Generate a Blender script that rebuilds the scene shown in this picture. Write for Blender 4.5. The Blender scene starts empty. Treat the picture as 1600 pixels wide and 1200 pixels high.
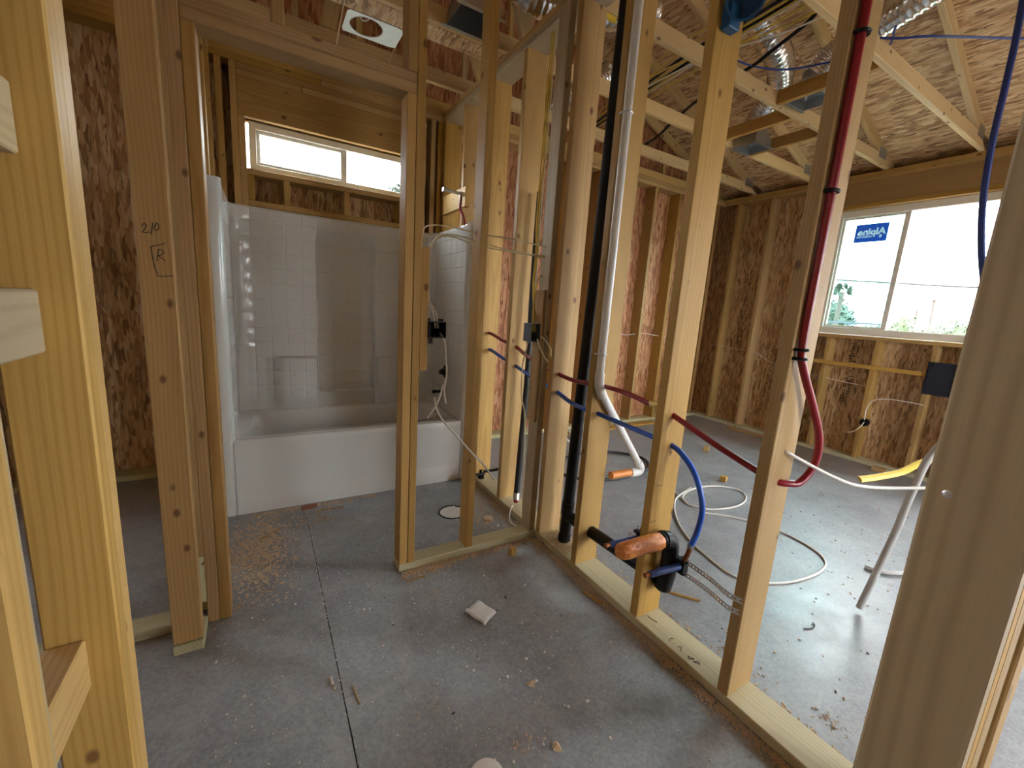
import bpy, bmesh, math, random
from mathutils import Vector, Matrix
random.seed(7)
scene = bpy.context.scene
COL = scene.collection

# ------------------------------------------------------------------ camera
F_PX, YAW, PITCH, ROLL = 651.88, 0.5443, 0.1816, 0.0665
CAM = Vector((-1.3067, -0.6207, 1.2884))
fwd = Vector((math.sin(YAW)*math.cos(PITCH), math.cos(YAW)*math.cos(PITCH), -math.sin(PITCH)))
rgt = Vector((math.cos(YAW), -math.sin(YAW), 0))
upv = rgt.cross(fwd)
r1 = rgt*math.cos(ROLL) + upv*math.sin(ROLL)
u1 = -rgt*math.sin(ROLL) + upv*math.cos(ROLL)
cam_d = bpy.data.cameras.new('camera'); cam = bpy.data.objects.new('camera', cam_d); COL.objects.link(cam)
cam_d.sensor_fit = 'HORIZONTAL'; cam_d.sensor_width = 36; cam_d.lens = F_PX/1600*36
cam_d.clip_start = 0.02; cam_d.clip_end = 400
cam.matrix_world = Matrix(((r1.x, u1.x, -fwd.x, CAM.x), (r1.y, u1.y, -fwd.y, CAM.y), (r1.z, u1.z, -fwd.z, CAM.z), (0, 0, 0, 1)))
scene.camera = cam

# ------------------------------------------------------------------ world: bright overcast sky
w = bpy.data.worlds.new('overcast_sky'); scene.world = w; w.use_nodes = True
bg = w.node_tree.nodes['Background']
bg.inputs['Color'].default_value = (0.93, 0.97, 1.0, 1); bg.inputs['Strength'].default_value = 9
scene.view_settings.view_transform = 'Standard'; scene.view_settings.look = 'None'
scene.view_settings.gamma = 1; scene.view_settings.use_curve_mapping = False
scene.view_settings.exposure = 1.58

# ------------------------------------------------------------------ node helpers / materials
class NT:
    def __init__(s, name):
        s.m = bpy.data.materials.new(name); s.m.use_nodes = True
        s.t = s.m.node_tree; s.b = s.t.nodes['Principled BSDF']
    def n(s, kind, **kw):
        x = s.t.nodes.new(kind)
        for k, v in kw.items():
            if k.startswith('i_'):
                k = k[2:]; k = int(k) if k.isdigit() else k.replace('_', ' ')
                x.inputs[k].default_value = v
            else: setattr(x, k, v)
        return x
    def l(s, a, b): s.t.links.new(a, b)
    def ramp(s, fac, stops):
        r = s.n('ShaderNodeValToRGB'); e = r.color_ramp.elements
        while len(e) < len(stops): e.new(0.5)
        for q, (p, c) in zip(e, stops): q.position = p; q.color = (*c, 1)
        s.l(fac, r.inputs[0]); return r.outputs[0]
    def mix(s, fac, a, b, mode='MIX'):
        x = s.n('ShaderNodeMix', data_type='RGBA', blend_type=mode)
        for sock, v in ((0, fac), (6, a), (7, b)):
            if isinstance(v, bpy.types.NodeSocket): s.l(v, x.inputs[sock])
            else: x.inputs[sock].default_value = v if sock == 0 else (*v, 1)
        return x.outputs[2]
    def math(s, op, a, b=None, clamp=False):
        x = s.n('ShaderNodeMath', operation=op, use_clamp=clamp)
        for i, v in enumerate((a, b)):
            if v is None: continue
            if isinstance(v, bpy.types.NodeSocket): s.l(v, x.inputs[i])
            else: x.inputs[i].default_value = v
        return x.outputs[0]
    def mapping(s, vec, scale=(1, 1, 1), rot=(0, 0, 0), loc=(0, 0, 0)):
        x = s.n('ShaderNodeMapping'); s.l(vec, x.inputs[0])
        x.inputs['Scale'].default_value = scale; x.inputs['Rotation'].default_value = rot; x.inputs['Location'].default_value = loc
        return x.outputs[0]
    def noise(s, vec, scale, detail=2, rough=0.5, dist=0.0):
        x = s.n('ShaderNodeTexNoise'); s.l(vec, x.inputs['Vector'])
        x.inputs['Scale'].default_value = scale; x.inputs['Detail'].default_value = detail
        x.inputs['Roughness'].default_value = rough; x.inputs['Distortion'].default_value = dist
        return x.outputs['Fac']
    def bump(s, h, strength, dist=0.002):
        x = s.n('ShaderNodeBump'); s.l(h, x.inputs['Height']); x.inputs['Strength'].default_value = strength
        x.inputs['Distance'].default_value = dist; s.l(x.outputs[0], s.b.inputs['Normal'])
    def rnd_coords(s):
        tc = s.n('ShaderNodeTexCoord'); oi = s.n('ShaderNodeObjectInfo')
        cx = s.n('ShaderNodeCombineXYZ')
        r = s.math('MULTIPLY', oi.outputs['Random'], 37.0)
        for i, k in enumerate((1.0, 0.63, 2.3)): s.l(s.math('MULTIPLY', r, k), cx.inputs[i])
        ad = s.n('ShaderNodeVectorMath', operation='ADD'); s.l(tc.outputs['Object'], ad.inputs[0]); s.l(cx.outputs[0], ad.inputs[1])
        return tc.outputs['Object'], ad.outputs[0], oi.outputs['Random']

MAT = {}
def plain(name, col, rough=0.5, metal=0.0, spec=0.5, **kw):
    t = NT(name); t.b.inputs['Base Color'].default_value = (*col, 1); t.b.inputs['Roughness'].default_value = rough
    t.b.inputs['Metallic'].default_value = metal; t.b.inputs['Specular IOR Level'].default_value = spec
    for k, v in kw.items(): t.b.inputs[k.replace('_', ' ')].default_value = v
    tc = t.n('ShaderNodeTexCoord'); nz = t.noise(tc.outputs['Object'], 23, 3)
    t.l(t.mix(0.12, col, t.ramp(nz, [(0.3, tuple(c*0.55 for c in col)), (0.7, tuple(min(1, c*1.3) for c in col))])), t.b.inputs['Base Color'])
    MAT[name] = t.m; return t.m

def wood(name, light, dark, knot=(0.13, 0.055, 0.02), var=0.16, grey=None, ring=30, knots=0.55):
    t = NT(name); oc, rc, rnd = t.rnd_coords()
    cx = t.n('ShaderNodeCombineXYZ')
    a = t.math('MULTIPLY', rnd, 6.283)
    t.l(t.math('MULTIPLY', t.math('SINE', a), 0.09), cx.inputs[0]); t.l(t.math('MULTIPLY', t.math('COSINE', a), 0.09), cx.inputs[1])
    t.l(t.math('MULTIPLY', rnd, 50.0), cx.inputs[2])
    ad = t.n('ShaderNodeVectorMath', operation='ADD'); t.l(oc, ad.inputs[0]); t.l(cx.outputs[0], ad.inputs[1])
    wv = t.n('ShaderNodeTexWave', wave_type='RINGS', rings_direction='Z', wave_profile='SIN')
    t.l(ad.outputs[0], wv.inputs['Vector']); wv.inputs['Scale'].default_value = ring
    wv.inputs['Distortion'].default_value = 16; wv.inputs['Detail'].default_value = 2.5; wv.inputs['Detail Scale'].default_value = 0.035
    rings = t.math('POWER', wv.outputs['Fac'], 2.2)
    fib = t.noise(t.mapping(rc, (260, 260, 6)), 1.0, 3, 0.6)
    big = t.noise(t.mapping(rc, (8, 8, 1.4)), 1.0, 3, 0.6)
    base = t.mix(t.math('MULTIPLY', rings, 0.5), light, dark)
    base = t.mix(t.math('MULTIPLY', t.math('SUBTRACT', fib, 0.35, True), 0.55), base, dark)
    base = t.mix(t.math('MULTIPLY', t.math('SUBTRACT', big, 0.45, True), 1.2, True), base, tuple(c*0.72 for c in dark) if grey is None else grey)
    vo = t.n('ShaderNodeTexVoronoi', feature='F1'); t.l(t.mapping(rc, (12, 12, 7.5)), vo.inputs['Vector']); vo.inputs['Scale'].default_value = 1.0
    sep = t.n('ShaderNodeSeparateColor'); t.l(vo.outputs['Color'], sep.inputs[0])
    on = t.math('GREATER_THAN', sep.outputs[0], 1-knots)
    kd = t.math('ADD', vo.outputs['Distance'], t.math('MULTIPLY', t.math('SUBTRACT', big, 0.5), 0.1))
    km = t.n('ShaderNodeMapRange', interpolation_type='SMOOTHSTEP'); t.l(kd, km.inputs[0])
    km.inputs[1].default_value = 0.07; km.inputs[2].default_value = 0.16; km.inputs[3].default_value = 1; km.inputs[4].default_value = 0
    base = t.mix(t.math('MULTIPLY', t.math('MULTIPLY', km.outputs[0], on), 0.85), base, knot)
    hv = t.n('ShaderNodeHueSaturation'); t.l(base, hv.inputs['Color'])
    t.l(t.math('ADD', t.math('MULTIPLY', rnd, var*2), 1-var), hv.inputs['Value'])
    w2 = t.n('ShaderNodeTexWhiteNoise', noise_dimensions='1D'); t.l(rnd, w2.inputs['W'])
    t.l(t.math('ADD', t.math('MULTIPLY', w2.outputs['Value'], 0.22), 0.90), hv.inputs['Saturation'])
    t.l(hv.outputs[0], t.b.inputs['Base Color']); t.b.inputs['Roughness'].default_value = 0.55
    t.b.inputs['Specular IOR Level'].default_value = 0.32
    t.bump(t.math('ADD', t.math('MULTIPLY', rings, 0.3), fib), 0.25, 0.0015)
    MAT[name] = t.m

wood('pine', (0.51, 0.325, 0.115), (0.37, 0.205, 0.060))
wood('pine_dark', (0.45, 0.28, 0.11), (0.32, 0.18, 0.060))
wood('pine_weathered', (0.47, 0.37, 0.225), (0.34, 0.25, 0.14), grey=(0.26, 0.205, 0.14))
wood('treated', (0.54, 0.51, 0.32), (0.40, 0.37, 0.21), var=0.12, knots=0.25)
wood('plate_pale', (0.64, 0.56, 0.34), (0.50, 0.41, 0.22), var=0.06, knots=0.25)
wood('truss_pine', (0.64, 0.46, 0.22), (0.50, 0.32, 0.13), var=0.12)

def osb(name, c0, c1, c2, c3):
    t = NT(name); oc, rc, rnd = t.rnd_coords()
    warp = t.n('ShaderNodeTexNoise'); t.l(rc, warp.inputs['Vector']); warp.inputs['Scale'].default_value = 7
    vm = t.n('ShaderNodeVectorMath', operation='MULTIPLY_ADD'); t.l(warp.outputs['Color'], vm.inputs[0]); vm.inputs[1].default_value = (0.016,)*3; t.l(rc, vm.inputs[2])
    best = None
    for i, (sx, sy, ang) in enumerate(((52, 9, 0.28), (60, 10, -0.42), (48, 8, 0.75), (66, 13, -0.95), (56, 8, 0.05), (44, 12, 1.3))):
        vo = t.n('ShaderNodeTexVoronoi', feature='F1', voronoi_dimensions='2D')
        t.l(t.mapping(vm.outputs[0], (sx, sy, 1), (0, 0, ang), (i*7.3, i*3.1, 0)), vo.inputs['Vector']); vo.inputs['Scale'].default_value = 1
        sep = t.n('ShaderNodeSeparateColor'); t.l(vo.outputs['Color'], sep.inputs[0])
        edge = t.math('MULTIPLY', vo.outputs['Distance'], 0.5)
        val = sep.outputs[1]; order = t.math('SUBTRACT', sep.outputs[0], edge)
        if best is None: best = (order, val)
        else:
            g = t.math('GREATER_THAN', order, best[0])
            mv = t.n('ShaderNodeMix', data_type='FLOAT'); t.l(g, mv.inputs[0]); t.l(best[1], mv.inputs[2]); t.l(val, mv.inputs[3])
            best = (t.math('MAXIMUM', order, best[0]), mv.outputs[0])
    col = t.ramp(best[1], [(0.0, c0), (0.25, c1), (0.6, c2), (1.0, c3)])
    gr = t.noise(t.mapping(rc, (160, 14, 1)), 1.0, 3)
    col = t.mix(t.math('MULTIPLY', gr, 0.35), col, c0)
    low = t.ramp(best[0], [(0.35, (0.55,)*3), (0.62, (1.0,)*3)])
    col = t.mix(0.8, col, low, 'MULTIPLY')
    t.l(col, t.b.inputs['Base Color']); t.b.inputs['Roughness'].default_value = 0.6; t.b.inputs['Specular IOR Level'].default_value = 0.35
    t.bump(best[0], 0.5, 0.003); MAT[name] = t.m
osb('osb', (0.25, 0.125, 0.055), (0.54, 0.315, 0.15), (0.72, 0.475, 0.245), (0.86, 0.65, 0.38))
osb('osb_glow', (0.24, 0.08, 0.033), (0.48, 0.20, 0.088), (0.62, 0.31, 0.15), (0.74, 0.44, 0.24))  # redder copy of the strand board, a warm sun glow painted into its colour

def concrete():
    t = NT('concrete'); tc = t.n('ShaderNodeTexCoord'); o = tc.outputs['Object']
    big = t.noise(o, 1.3, 5, 0.6, 0.6); mid = t.noise(o, 6, 6, 0.65, 0.3); fine = t.noise(o, 90, 4, 0.7)
    col = t.ramp(big, [(0.30, (0.124, 0.136, 0.157)), (0.5, (0.267, 0.286, 0.316)), (0.68, (0.405, 0.425, 0.457))])
    col = t.mix(0.55, col, t.ramp(mid, [(0.3, (0.170, 0.175, 0.185)), (0.7, (0.392, 0.398, 0.407))]))
    col = t.mix(0.3, col, t.ramp(fine, [(0.35, (0.131, 0.131, 0.137)), (0.65, (0.470, 0.476, 0.483))]))
    dust = t.noise(o, 3.1, 4, 0.7, 1.5)
    col = t.mix(t.math('MULTIPLY', t.math('SUBTRACT', dust, 0.52, True), 2.0, True), col, (0.470, 0.476, 0.483))
    # scrape marks
    sc = t.noise(t.mapping(o, (3, 60, 1), (0, 0, 0.6)), 1.0, 4, 0.75)
    col = t.mix(t.math('MULTIPLY', t.math('SUBTRACT', sc, 0.62, True), 2.2, True), col, (0.539, 0.539, 0.539))
    t.l(col, t.b.inputs['Base Color'])
    t.l(t.ramp(mid, [(0.3, (0.30,)*3), (0.75, (0.48,)*3)]), t.b.inputs['Roughness'])
    t.bump(t.math('ADD', fine, t.math('MULTIPLY', mid, 2)), 0.12, 0.003); MAT['concrete'] = t.m
concrete()
def fiberglass():
    t = NT('fiberglass'); t.b.inputs['Base Color'].default_value = (0.64, 0.635, 0.61, 1); t.b.inputs['Roughness'].default_value = 0.13
    t.b.inputs['Coat Weight'].default_value = 0.3; tc = t.n('ShaderNodeTexCoord'); t.bump(t.noise(tc.outputs['Object'], 190, 2), 0.10, 0.002); MAT['fiberglass'] = t.m
fiberglass()
plain('vinyl', (0.86, 0.83, 0.74), 0.35)
plain('black_plastic', (0.006, 0.006, 0.007), 0.45, 0, 0.25)
plain('dark_rubber', (0.02, 0.02, 0.021), 0.55)
plain('red_pipe', (0.27, 0.006, 0.018), 0.32)
plain('blue_pipe', (0.014, 0.095, 0.52), 0.32)
plain('blue_sleeve', (0.022, 0.06, 0.24), 0.35)
plain('pvc_white', (0.70, 0.69, 0.66), 0.35)
plain('white_cable', (0.74, 0.72, 0.66), 0.45)
plain('yellow_cable', (0.62, 0.44, 0.055), 0.45)
plain('cream_cable', (0.70, 0.60, 0.36), 0.45)
plain('blue_cable', (0.02, 0.05, 0.26), 0.4)
plain('box_blue', (0.008, 0.013, 0.026), 0.45)
plain('box_grey', (0.10, 0.125, 0.145), 0.45)
plain('round_blue', (0.015, 0.10, 0.24), 0.35)
plain('copper', (0.42, 0.17, 0.08), 0.4, 1.0)
plain('brass', (0.75, 0.55, 0.22), 0.3, 1.0)
plain('steel', (0.62, 0.63, 0.65), 0.35, 1.0)
plain('galvanized', (0.66, 0.67, 0.69), 0.4, 0.35)
plain('sheet_metal', (0.42, 0.44, 0.45), 0.38, 0.9)
plain('white_metal', (0.72, 0.82, 0.80), 0.4, 0.1)
plain('foil', (0.80, 0.80, 0.81), 0.22, 1.0)
plain('ink', (0.02, 0.018, 0.017), 0.7)
plain('paper', (0.74, 0.71, 0.67), 0.8)
plain('yellow_tag', (0.66, 0.47, 0.03), 0.5)
plain('grey_pipe', (0.50, 0.50, 0.49), 0.4)
def orange_tape():
    t = NT('orange_tape'); tc = t.n('ShaderNodeTexCoord'); nz = t.noise(tc.outputs['Object'], 60, 3, 0.6, 1.5)
    t.l(t.ramp(nz, [(0.3, (0.66, 0.19, 0.035)), (0.6, (0.86, 0.32, 0.07)), (0.75, (0.95, 0.60, 0.36))]), t.b.inputs['Base Color'])
    t.b.inputs['Roughness'].default_value = 0.3; t.bump(nz, 0.7, 0.004); MAT['orange_tape'] = t.m
orange_tape()
def glass(name, tint):
    t = NT(name); t.t.nodes.remove(t.b)
    tr = t.n('ShaderNodeBsdfTransparent'); tr.inputs[0].default_value = (*tint, 1)
    gl = t.n('ShaderNodeBsdfGlossy'); gl.inputs['Roughness'].default_value = 0.02
    mx = t.n('ShaderNodeMixShader'); mx.inputs[0].default_value = 0.05
    t.l(tr.outputs[0], mx.inputs[1]); t.l(gl.outputs[0], mx.inputs[2])
    t.l(mx.outputs[0], t.t.nodes['Material Output'].inputs[0]); MAT[name] = t.m
glass('glass_clear', (0.95, 0.97, 0.97)); glass('glass_tinted', (0.72, 0.90, 0.90))
def film(name, col):
    t = NT(name); t.t.nodes.remove(t.b); d = t.n('ShaderNodeBsdfDiffuse'); r = t.n('ShaderNodeBsdfTranslucent'); m = t.n('ShaderNodeMixShader'); m.inputs[0].default_value = 0.5
    for q in (d, r): q.inputs[0].default_value = (*col, 1)
    t.l(d.outputs[0], m.inputs[1]); t.l(r.outputs[0], m.inputs[2]); t.l(m.outputs[0], t.t.nodes['Material Output'].inputs[0]); MAT[name] = t.m
film('sticker_blue', (0.004, 0.016, 0.085)); film('sticker_white', (0.12, 0.13, 0.15))
def leaf(name, a, b):
    t = NT(name); oc, rc, rnd = t.rnd_coords(); nz = t.noise(oc, 3.5, 4)
    t.l(t.ramp(nz, [(0.3, a), (0.7, b)]), t.b.inputs['Base Color']); t.b.inputs['Roughness'].default_value = 0.6; MAT[name] = t.m
leaf('hedge_leaf', (0.011, 0.024, 0.004), (0.030, 0.045, 0.009)); leaf('tree_leaf', (0.010, 0.019, 0.008), (0.020, 0.033, 0.014))
plain('bark', (0.05, 0.038, 0.028), 0.9); plain('gravel', (0.20, 0.185, 0.16), 0.9); plain('rail_metal', (0.02, 0.024, 0.035), 0.4)
plain('stucco', (0.055, 0.058, 0.06), 0.9)
wood('sawdust', (0.60, 0.44, 0.28), (0.44, 0.29, 0.16), var=0.1, knots=0.0)
plain('red_bark', (0.30, 0.12, 0.07), 0.8)
plain('chip_pale', (0.70, 0.66, 0.60), 0.8)

# ------------------------------------------------------------------ object helpers
def link(name, me, mat=None, parent=None):
    o = bpy.data.objects.new(name, me); COL.objects.link(o)
    if mat is not None and not me.materials: me.materials.append(MAT[mat] if isinstance(mat, str) else mat)
    if parent is not None: o.parent = parent
    return o
def tag(o, label=None, cat=None, group=None, kind=None):
    for k, v in (('label', label), ('category', cat), ('group', group), ('kind', kind)):
        if v: o[k] = v
    return o
def thing(name, label, cat, loc=(0, 0, 0), group=None):
    o = bpy.data.objects.new(name, None); COL.objects.link(o); o.location = loc; o.empty_display_size = 0.05
    return tag(o, label, cat, group)
def setting(name, label=None):
    o = bpy.data.objects.new(name, None); COL.objects.link(o); return tag(o, label, kind='structure')
def wloc(p):
    """world place of a parent (parents are only translated)"""
    v = Vector((0, 0, 0))
    while p is not None: v += p.location; p = p.parent
    return v
def place(o, parent):
    o.parent = parent; o.location = o.location - wloc(parent); return o
def from_pd(name, v, f, mat, parent=None, smooth=None, loc=None):
    me = bpy.data.meshes.new(name); me.from_pydata([tuple(p) for p in v], [], f); me.update()
    if smooth is not None:
        me.shade_smooth(); me.set_sharp_from_angle(angle=math.radians(smooth))
    o = link(name, me, mat)
    if parent is not None:
        o.parent = parent; o.location = -wloc(parent)
    return o
_boxes = {}
def box_mesh(name, dx, dy, dz, bev, mat):
    k = (round(dx, 4), round(dy, 4), round(dz, 4), bev, mat)
    if k in _boxes: return _boxes[k]
    bm = bmesh.new(); bmesh.ops.create_cube(bm, size=1); bmesh.ops.scale(bm, vec=(dx, dy, dz), verts=bm.verts)
    if bev: bmesh.ops.bevel(bm, geom=list(bm.edges), offset=bev, segments=1, affect='EDGES')
    me = bpy.data.meshes.new(name); bm.to_mesh(me); bm.free(); me.materials.append(MAT[mat]); _boxes[k] = me; return me
def box(name, lo, hi, mat, parent=None, bev=0.0, rot=None):
    """axis box in world coordinates; local Z lies along its longest side so that the grain follows it"""
    d = [abs(hi[i]-lo[i]) for i in range(3)]; c = Vector([(hi[i]+lo[i])/2 for i in range(3)])
    ax = d.index(max(d))
    if ax == 2: m = box_mesh(name, d[0], d[1], d[2], bev, mat); e = (0, 0, 0)
    elif ax == 0: m = box_mesh(name, d[2], d[1], d[0], bev, mat); e = (0, math.pi/2, 0)
    else: m = box_mesh(name, d[0], d[2], d[1], bev, mat); e = (math.pi/2, 0, 0)
    o = link(name, m); o.location = c; o.rotation_euler = e
    if rot: o.rotation_euler.rotate(rot)
    if parent is not None: place(o, parent)
    return o
def lum(name, lo, hi, mat='pine', parent=None, bev=0.003): return box(name, lo, hi, mat, parent, bev)
def beam(name, a, b, w, h, mat, parent=None, side=(0, 1, 0), bev=0.003):
    """timber from a to b (centre line), width w along `side`, height h"""
    a, b = Vector(a), Vector(b); d = (b-a); L = d.length; z = d.normalized(); s = Vector(side); s = (s - z*s.dot(z)).normalized(); n = z.cross(s)
    o = link(name, box_mesh(name, w, h, L, bev, mat))
    o.matrix_world = Matrix(((s.x, n.x, z.x, 0), (s.y, n.y, z.y, 0), (s.z, n.z, z.z, 0), (0, 0, 0, 1)))
    o.location = (a+b)/2
    if parent is not None: place(o, parent)
    return o
def spline(pts, n=6):
    P = [Vector(p) for p in pts]
    if len(P) < 3: return P
    Q = [2*P[0]-P[1]] + P + [2*P[-1]-P[-2]]; out = []
    for i in range(1, len(Q)-2):
        p0, p1, p2, p3 = Q[i-1:i+3]
        for k in range(n):
            t = k/n; out.append(0.5*((2*p1)+(p2-p0)*t+(2*p0-5*p1+4*p2-p3)*t*t+(3*p1-p0-3*p2+p3)*t**3))
    out.append(P[-1]); return out
def tube_geo(pts, r, sides=8, flat=1.0, cap=True):
    P = [Vector(p) for p in pts]; v = []; f = []
    z = (P[1]-P[0]).normalized(); x = z.orthogonal().normalized()
    for i, p in enumerate(P):
        t = (P[min(i+1, len(P)-1)]-P[max(i-1, 0)]).normalized()
        x = (x - t*x.dot(t)); x = x.normalized() if x.length > 1e-6 else t.orthogonal().normalized(); y = t.cross(x)
        rr = r[i] if isinstance(r, (list, tuple)) else r
        for k in range(sides):
            a = 2*math.pi*k/sides; v.append(p + x*math.cos(a)*rr + y*math.sin(a)*rr*flat)
    for i in range(len(P)-1):
        for k in range(sides):
            k2 = (k+1) % sides; f.append((i*sides+k, i*sides+k2, (i+1)*sides+k2, (i+1)*sides+k))
    if cap: f.append(tuple(range(sides))[::-1]); f.append(tuple((len(P)-1)*sides+k for k in range(sides)))
    return v, f
def tube(name, pts, r, mat, parent=None, sides=8, n=6, smooth=True, flat=1.0):
    P = spline(pts, n) if smooth else [Vector(p) for p in pts]
    v, f = tube_geo(P, r, sides, flat); return from_pd(name, v, f, mat, parent, smooth=40)
def tubes(name, lists, r, mat, parent=None, sides=6, n=6, smooth=True):
    V = []; Fc = []
    for L in lists:
        v, f = tube_geo(spline(L, n) if smooth else L, r, sides); o = len(V); V += v; Fc += [tuple(i+o for i in q) for q in f]
    return from_pd(name, V, Fc, mat, parent, smooth=40)
def lathe(name, prof, a, b, mat, parent=None, sides=20):
    """profile [(t along axis 0..1, radius)] revolved about the axis a->b"""
    a, b = Vector(a), Vector(b); return tube_like(name, [a+(b-a)*t for t, _ in prof], [r for _, r in prof], (b-a).normalized(), mat, parent, sides)
def tube_like(name, P, R, ax, mat, parent, sides):
    x = ax.orthogonal().normalized(); y = ax.cross(x); v = []; f = []
    for p, r in zip(P, R):
        for k in range(sides):
            q = 2*math.pi*k/sides; v.append(p+x*math.cos(q)*r+y*math.sin(q)*r)
    for i in range(len(P)-1):
        for k in range(sides):
            k2 = (k+1) % sides; f.append((i*sides+k, i*sides+k2, (i+1)*sides+k2, (i+1)*sides+k))
    f.append(tuple(range(sides))[::-1]); f.append(tuple((len(P)-1)*sides+k for k in range(sides)))
    return from_pd(name, v, f, mat, parent, smooth=40)

# ------------------------------------------------------------------ structure
T, W4, W6 = 0.038, 0.089, 0.14
ZA, ZB, ZC, ZD = 0.038, 2.696, 2.734, 2.772
YB, XW = 2.8456, 3.7287           # inner faces of the rear and right outer walls
YF = 1.173                        # near face of the wall with the tub doorway

def panel(name, o, u, v, th, mat, parent=None):
    """flat sheet with its local XY in its face, corner o, sides u and v, thickness th against u x v"""
    o, u, v = Vector(o), Vector(u), Vector(v); a, b = u.length, v.length; x = u.normalized(); z = x.cross(v).normalized(); y = z.cross(x)
    me = bpy.data.meshes.new(name)
    me.from_pydata([(0, 0, 0), (a, 0, 0), (a, b, 0), (0, b, 0), (0, 0, -th), (a, 0, -th), (a, b, -th), (0, b, -th)], [],
                   [(0, 1, 2, 3), (7, 6, 5, 4), (0, 4, 5, 1), (1, 5, 6, 2), (2, 6, 7, 3), (3, 7, 4, 0)])
    ob = link(name, me, mat)
    ob.matrix_world = Matrix(((x.x, y.x, z.x, o.x), (x.y, y.y, z.y, o.y), (x.z, y.z, z.z, o.z), (0, 0, 0, 1)))
    if parent is not None: place(ob, parent)
    return ob

floor = setting('floor', 'grey concrete slab scattered with sawdust and chips')
JX = -1.122
box('concrete_slab', (-5.6, -4.2, -0.12), (JX-0.002, 3.0, 0), 'concrete', floor)
box('concrete_slab', (JX+0.002, -4.2, -0.12), (3.88, 3.0, 0), 'concrete', floor)
box('joint_filler', (JX-0.002, -4.2, -0.12), (JX+0.002, 3.0, -0.006), 'ink', floor)

# partition between the bathroom and the bedroom (2x6 studs)
wp = setting('wall_partition', 'open two by six stud partition carrying the water pipes')
lum('bottom_plate', (0, -0.95, 0), (W6, YB, T), 'plate_pale', wp)
lum('top_plate', (0, -0.95, ZB), (W6, YB, ZC), 'pine_weathered', wp)
lum('top_plate', (0, -0.95, ZC), (W6, 1.74, ZD), 'pine', wp); lum('top_plate', (0, 1.745, ZC), (W6, YB, ZD), 'pine', wp)
STUD = {}
for y, m in ((-0.83, 'pine'), (-0.43, 'pine'), (0.0, 'pine'), (0.4064, 'pine'), (0.8128, 'pine'), (1.132, 'pine'), (1.605, 'pine'), (2.011, 'pine'), (2.418, 'pine'), (YB-T, 'pine')):
    STUD[y] = lum('stud', (0, y, ZA), (W6, y+T, ZB), m, wp)
lum('nailer_block', (-0.006, 2.36, 1.99), (0.032, YB-T-0.002, 2.13), 'pine', wp)     # carries the shower pipe
# wall with the doorway to the tub
wf = setting('wall_front', 'open stud wall with the doorway to the tub')
lum('bottom_plate', (-0.787, YF, 0), (-0.001, YF+W4, T), 'treated', wf)
lum('bottom_plate', (-3.6, YF, 0), (-1.62, YF+W4, T), 'treated', wf)
lum('top_plate', (-3.6, YF, ZB), (-0.001, YF+W4, ZC), 'pine', wf); lum('top_plate', (-3.6, YF, ZC), (-0.001, YF+W4, ZD), 'pine', wf)
lum('king_stud', (-1.530, YF, 0.001), (-1.4925, YF+W4, ZB), 'pine_dark', wf)
lum('trimmer_stud', (-1.4918, YF, 0.001), (-1.454, YF+W4, 2.09), 'pine_dark', wf)
lum('trimmer_stud', (-0.785, YF, ZA), (-0.7475, YF+W4, 2.09), 'pine', wf)
lum('king_stud', (-0.7455, YF, ZA), (-0.711, YF+W4, ZB), 'pine', wf)
lum('stud', (-0.438, YF, ZA), (-0.400, YF+W4, ZB), 'pine', wf)
lum('stud', (-0.042, YF+0.002, ZA), (-0.004, YF+W4, ZB), 'pine_weathered', wf)
lum('scab_board', (-0.7105, YF+0.004, 0.98), (-0.6735, YF+W4, 1.518), 'pine_dark', wf)
lum('scab_board', (-0.058, YF+0.012, 0.68), (-0.0425, YF+W4, 1.386), 'pine_dark', wf)
lum('header', (-1.492, YF, 2.0905), (-0.7475, YF+W4, 2.128), 'pine_dark', wf)
lum('header', (-1.492, YF, 2.1285), (-0.7475, YF+W4, 2.166), 'pine_dark', wf)
for x in (-1.244, -0.785): lum('cripple_stud', (x, YF, 2.1665), (x+T, YF+W4, ZB), 'pine_dark', wf)
# left wall with the closet doorway beside the camera
wl = setting('wall_left', 'open stud wall with a doorway beside the marked stud')
lum('bottom_plate', (-1.619, -0.95, 0), (-1.53, 0.297, T), 'treated', wl)
lum('bottom_plate', (-1.619, 1.0384, 0), (-1.5305, YF-0.001, T), 'treated', wl)
lum('bottom_plate', (-1.619, YF+W4, 0), (-1.5305, YB, T), 'treated', wl)
lum('top_plate', (-1.619, -0.95, ZB), (-1.53, YF-0.001, ZC), 'pine', wl); lum('top_plate', (-1.619, YF+W4, ZB), (-1.53, YB, ZC), 'pine', wl)
lum('top_plate', (-1.619, YF+W4, ZC), (-1.53, YB, ZD), 'pine', wl)
lum('stud', (-1.619, -0.069, ZA), (-1.53, -0.031, ZB), 'pine', wl)
lum('stud', (-1.619, -0.0305, ZA), (-1.5355, -0.012, ZB), 'pine_weathered', wl)
lum('stud', (-1.619, 0.217, ZA), (-1.53, 0.2545, ZB), 'pine', wl)
lum('stud', (-1.619, 0.256, ZA), (-1.5315, 0.294, ZB), 'pine', wl)
R_STUD = lum('stud', (-1.617, 1.0384, ZA+0.006), (-1.5315, 1.0764, ZB), 'pine_dark', wl)
for y in (1.62, 2.03, 2.44, YB-T): lum('stud', (-1.619, y, ZA), (-1.5305, y+T, ZB), 'pine', wl)
for z in (0.631, 1.183, 1.441): lum('block', (-1.619, -0.011, z), (-1.570, 0.2165, z+0.087), 'pine_weathered' if z > 1 else 'pine', wl)
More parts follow.
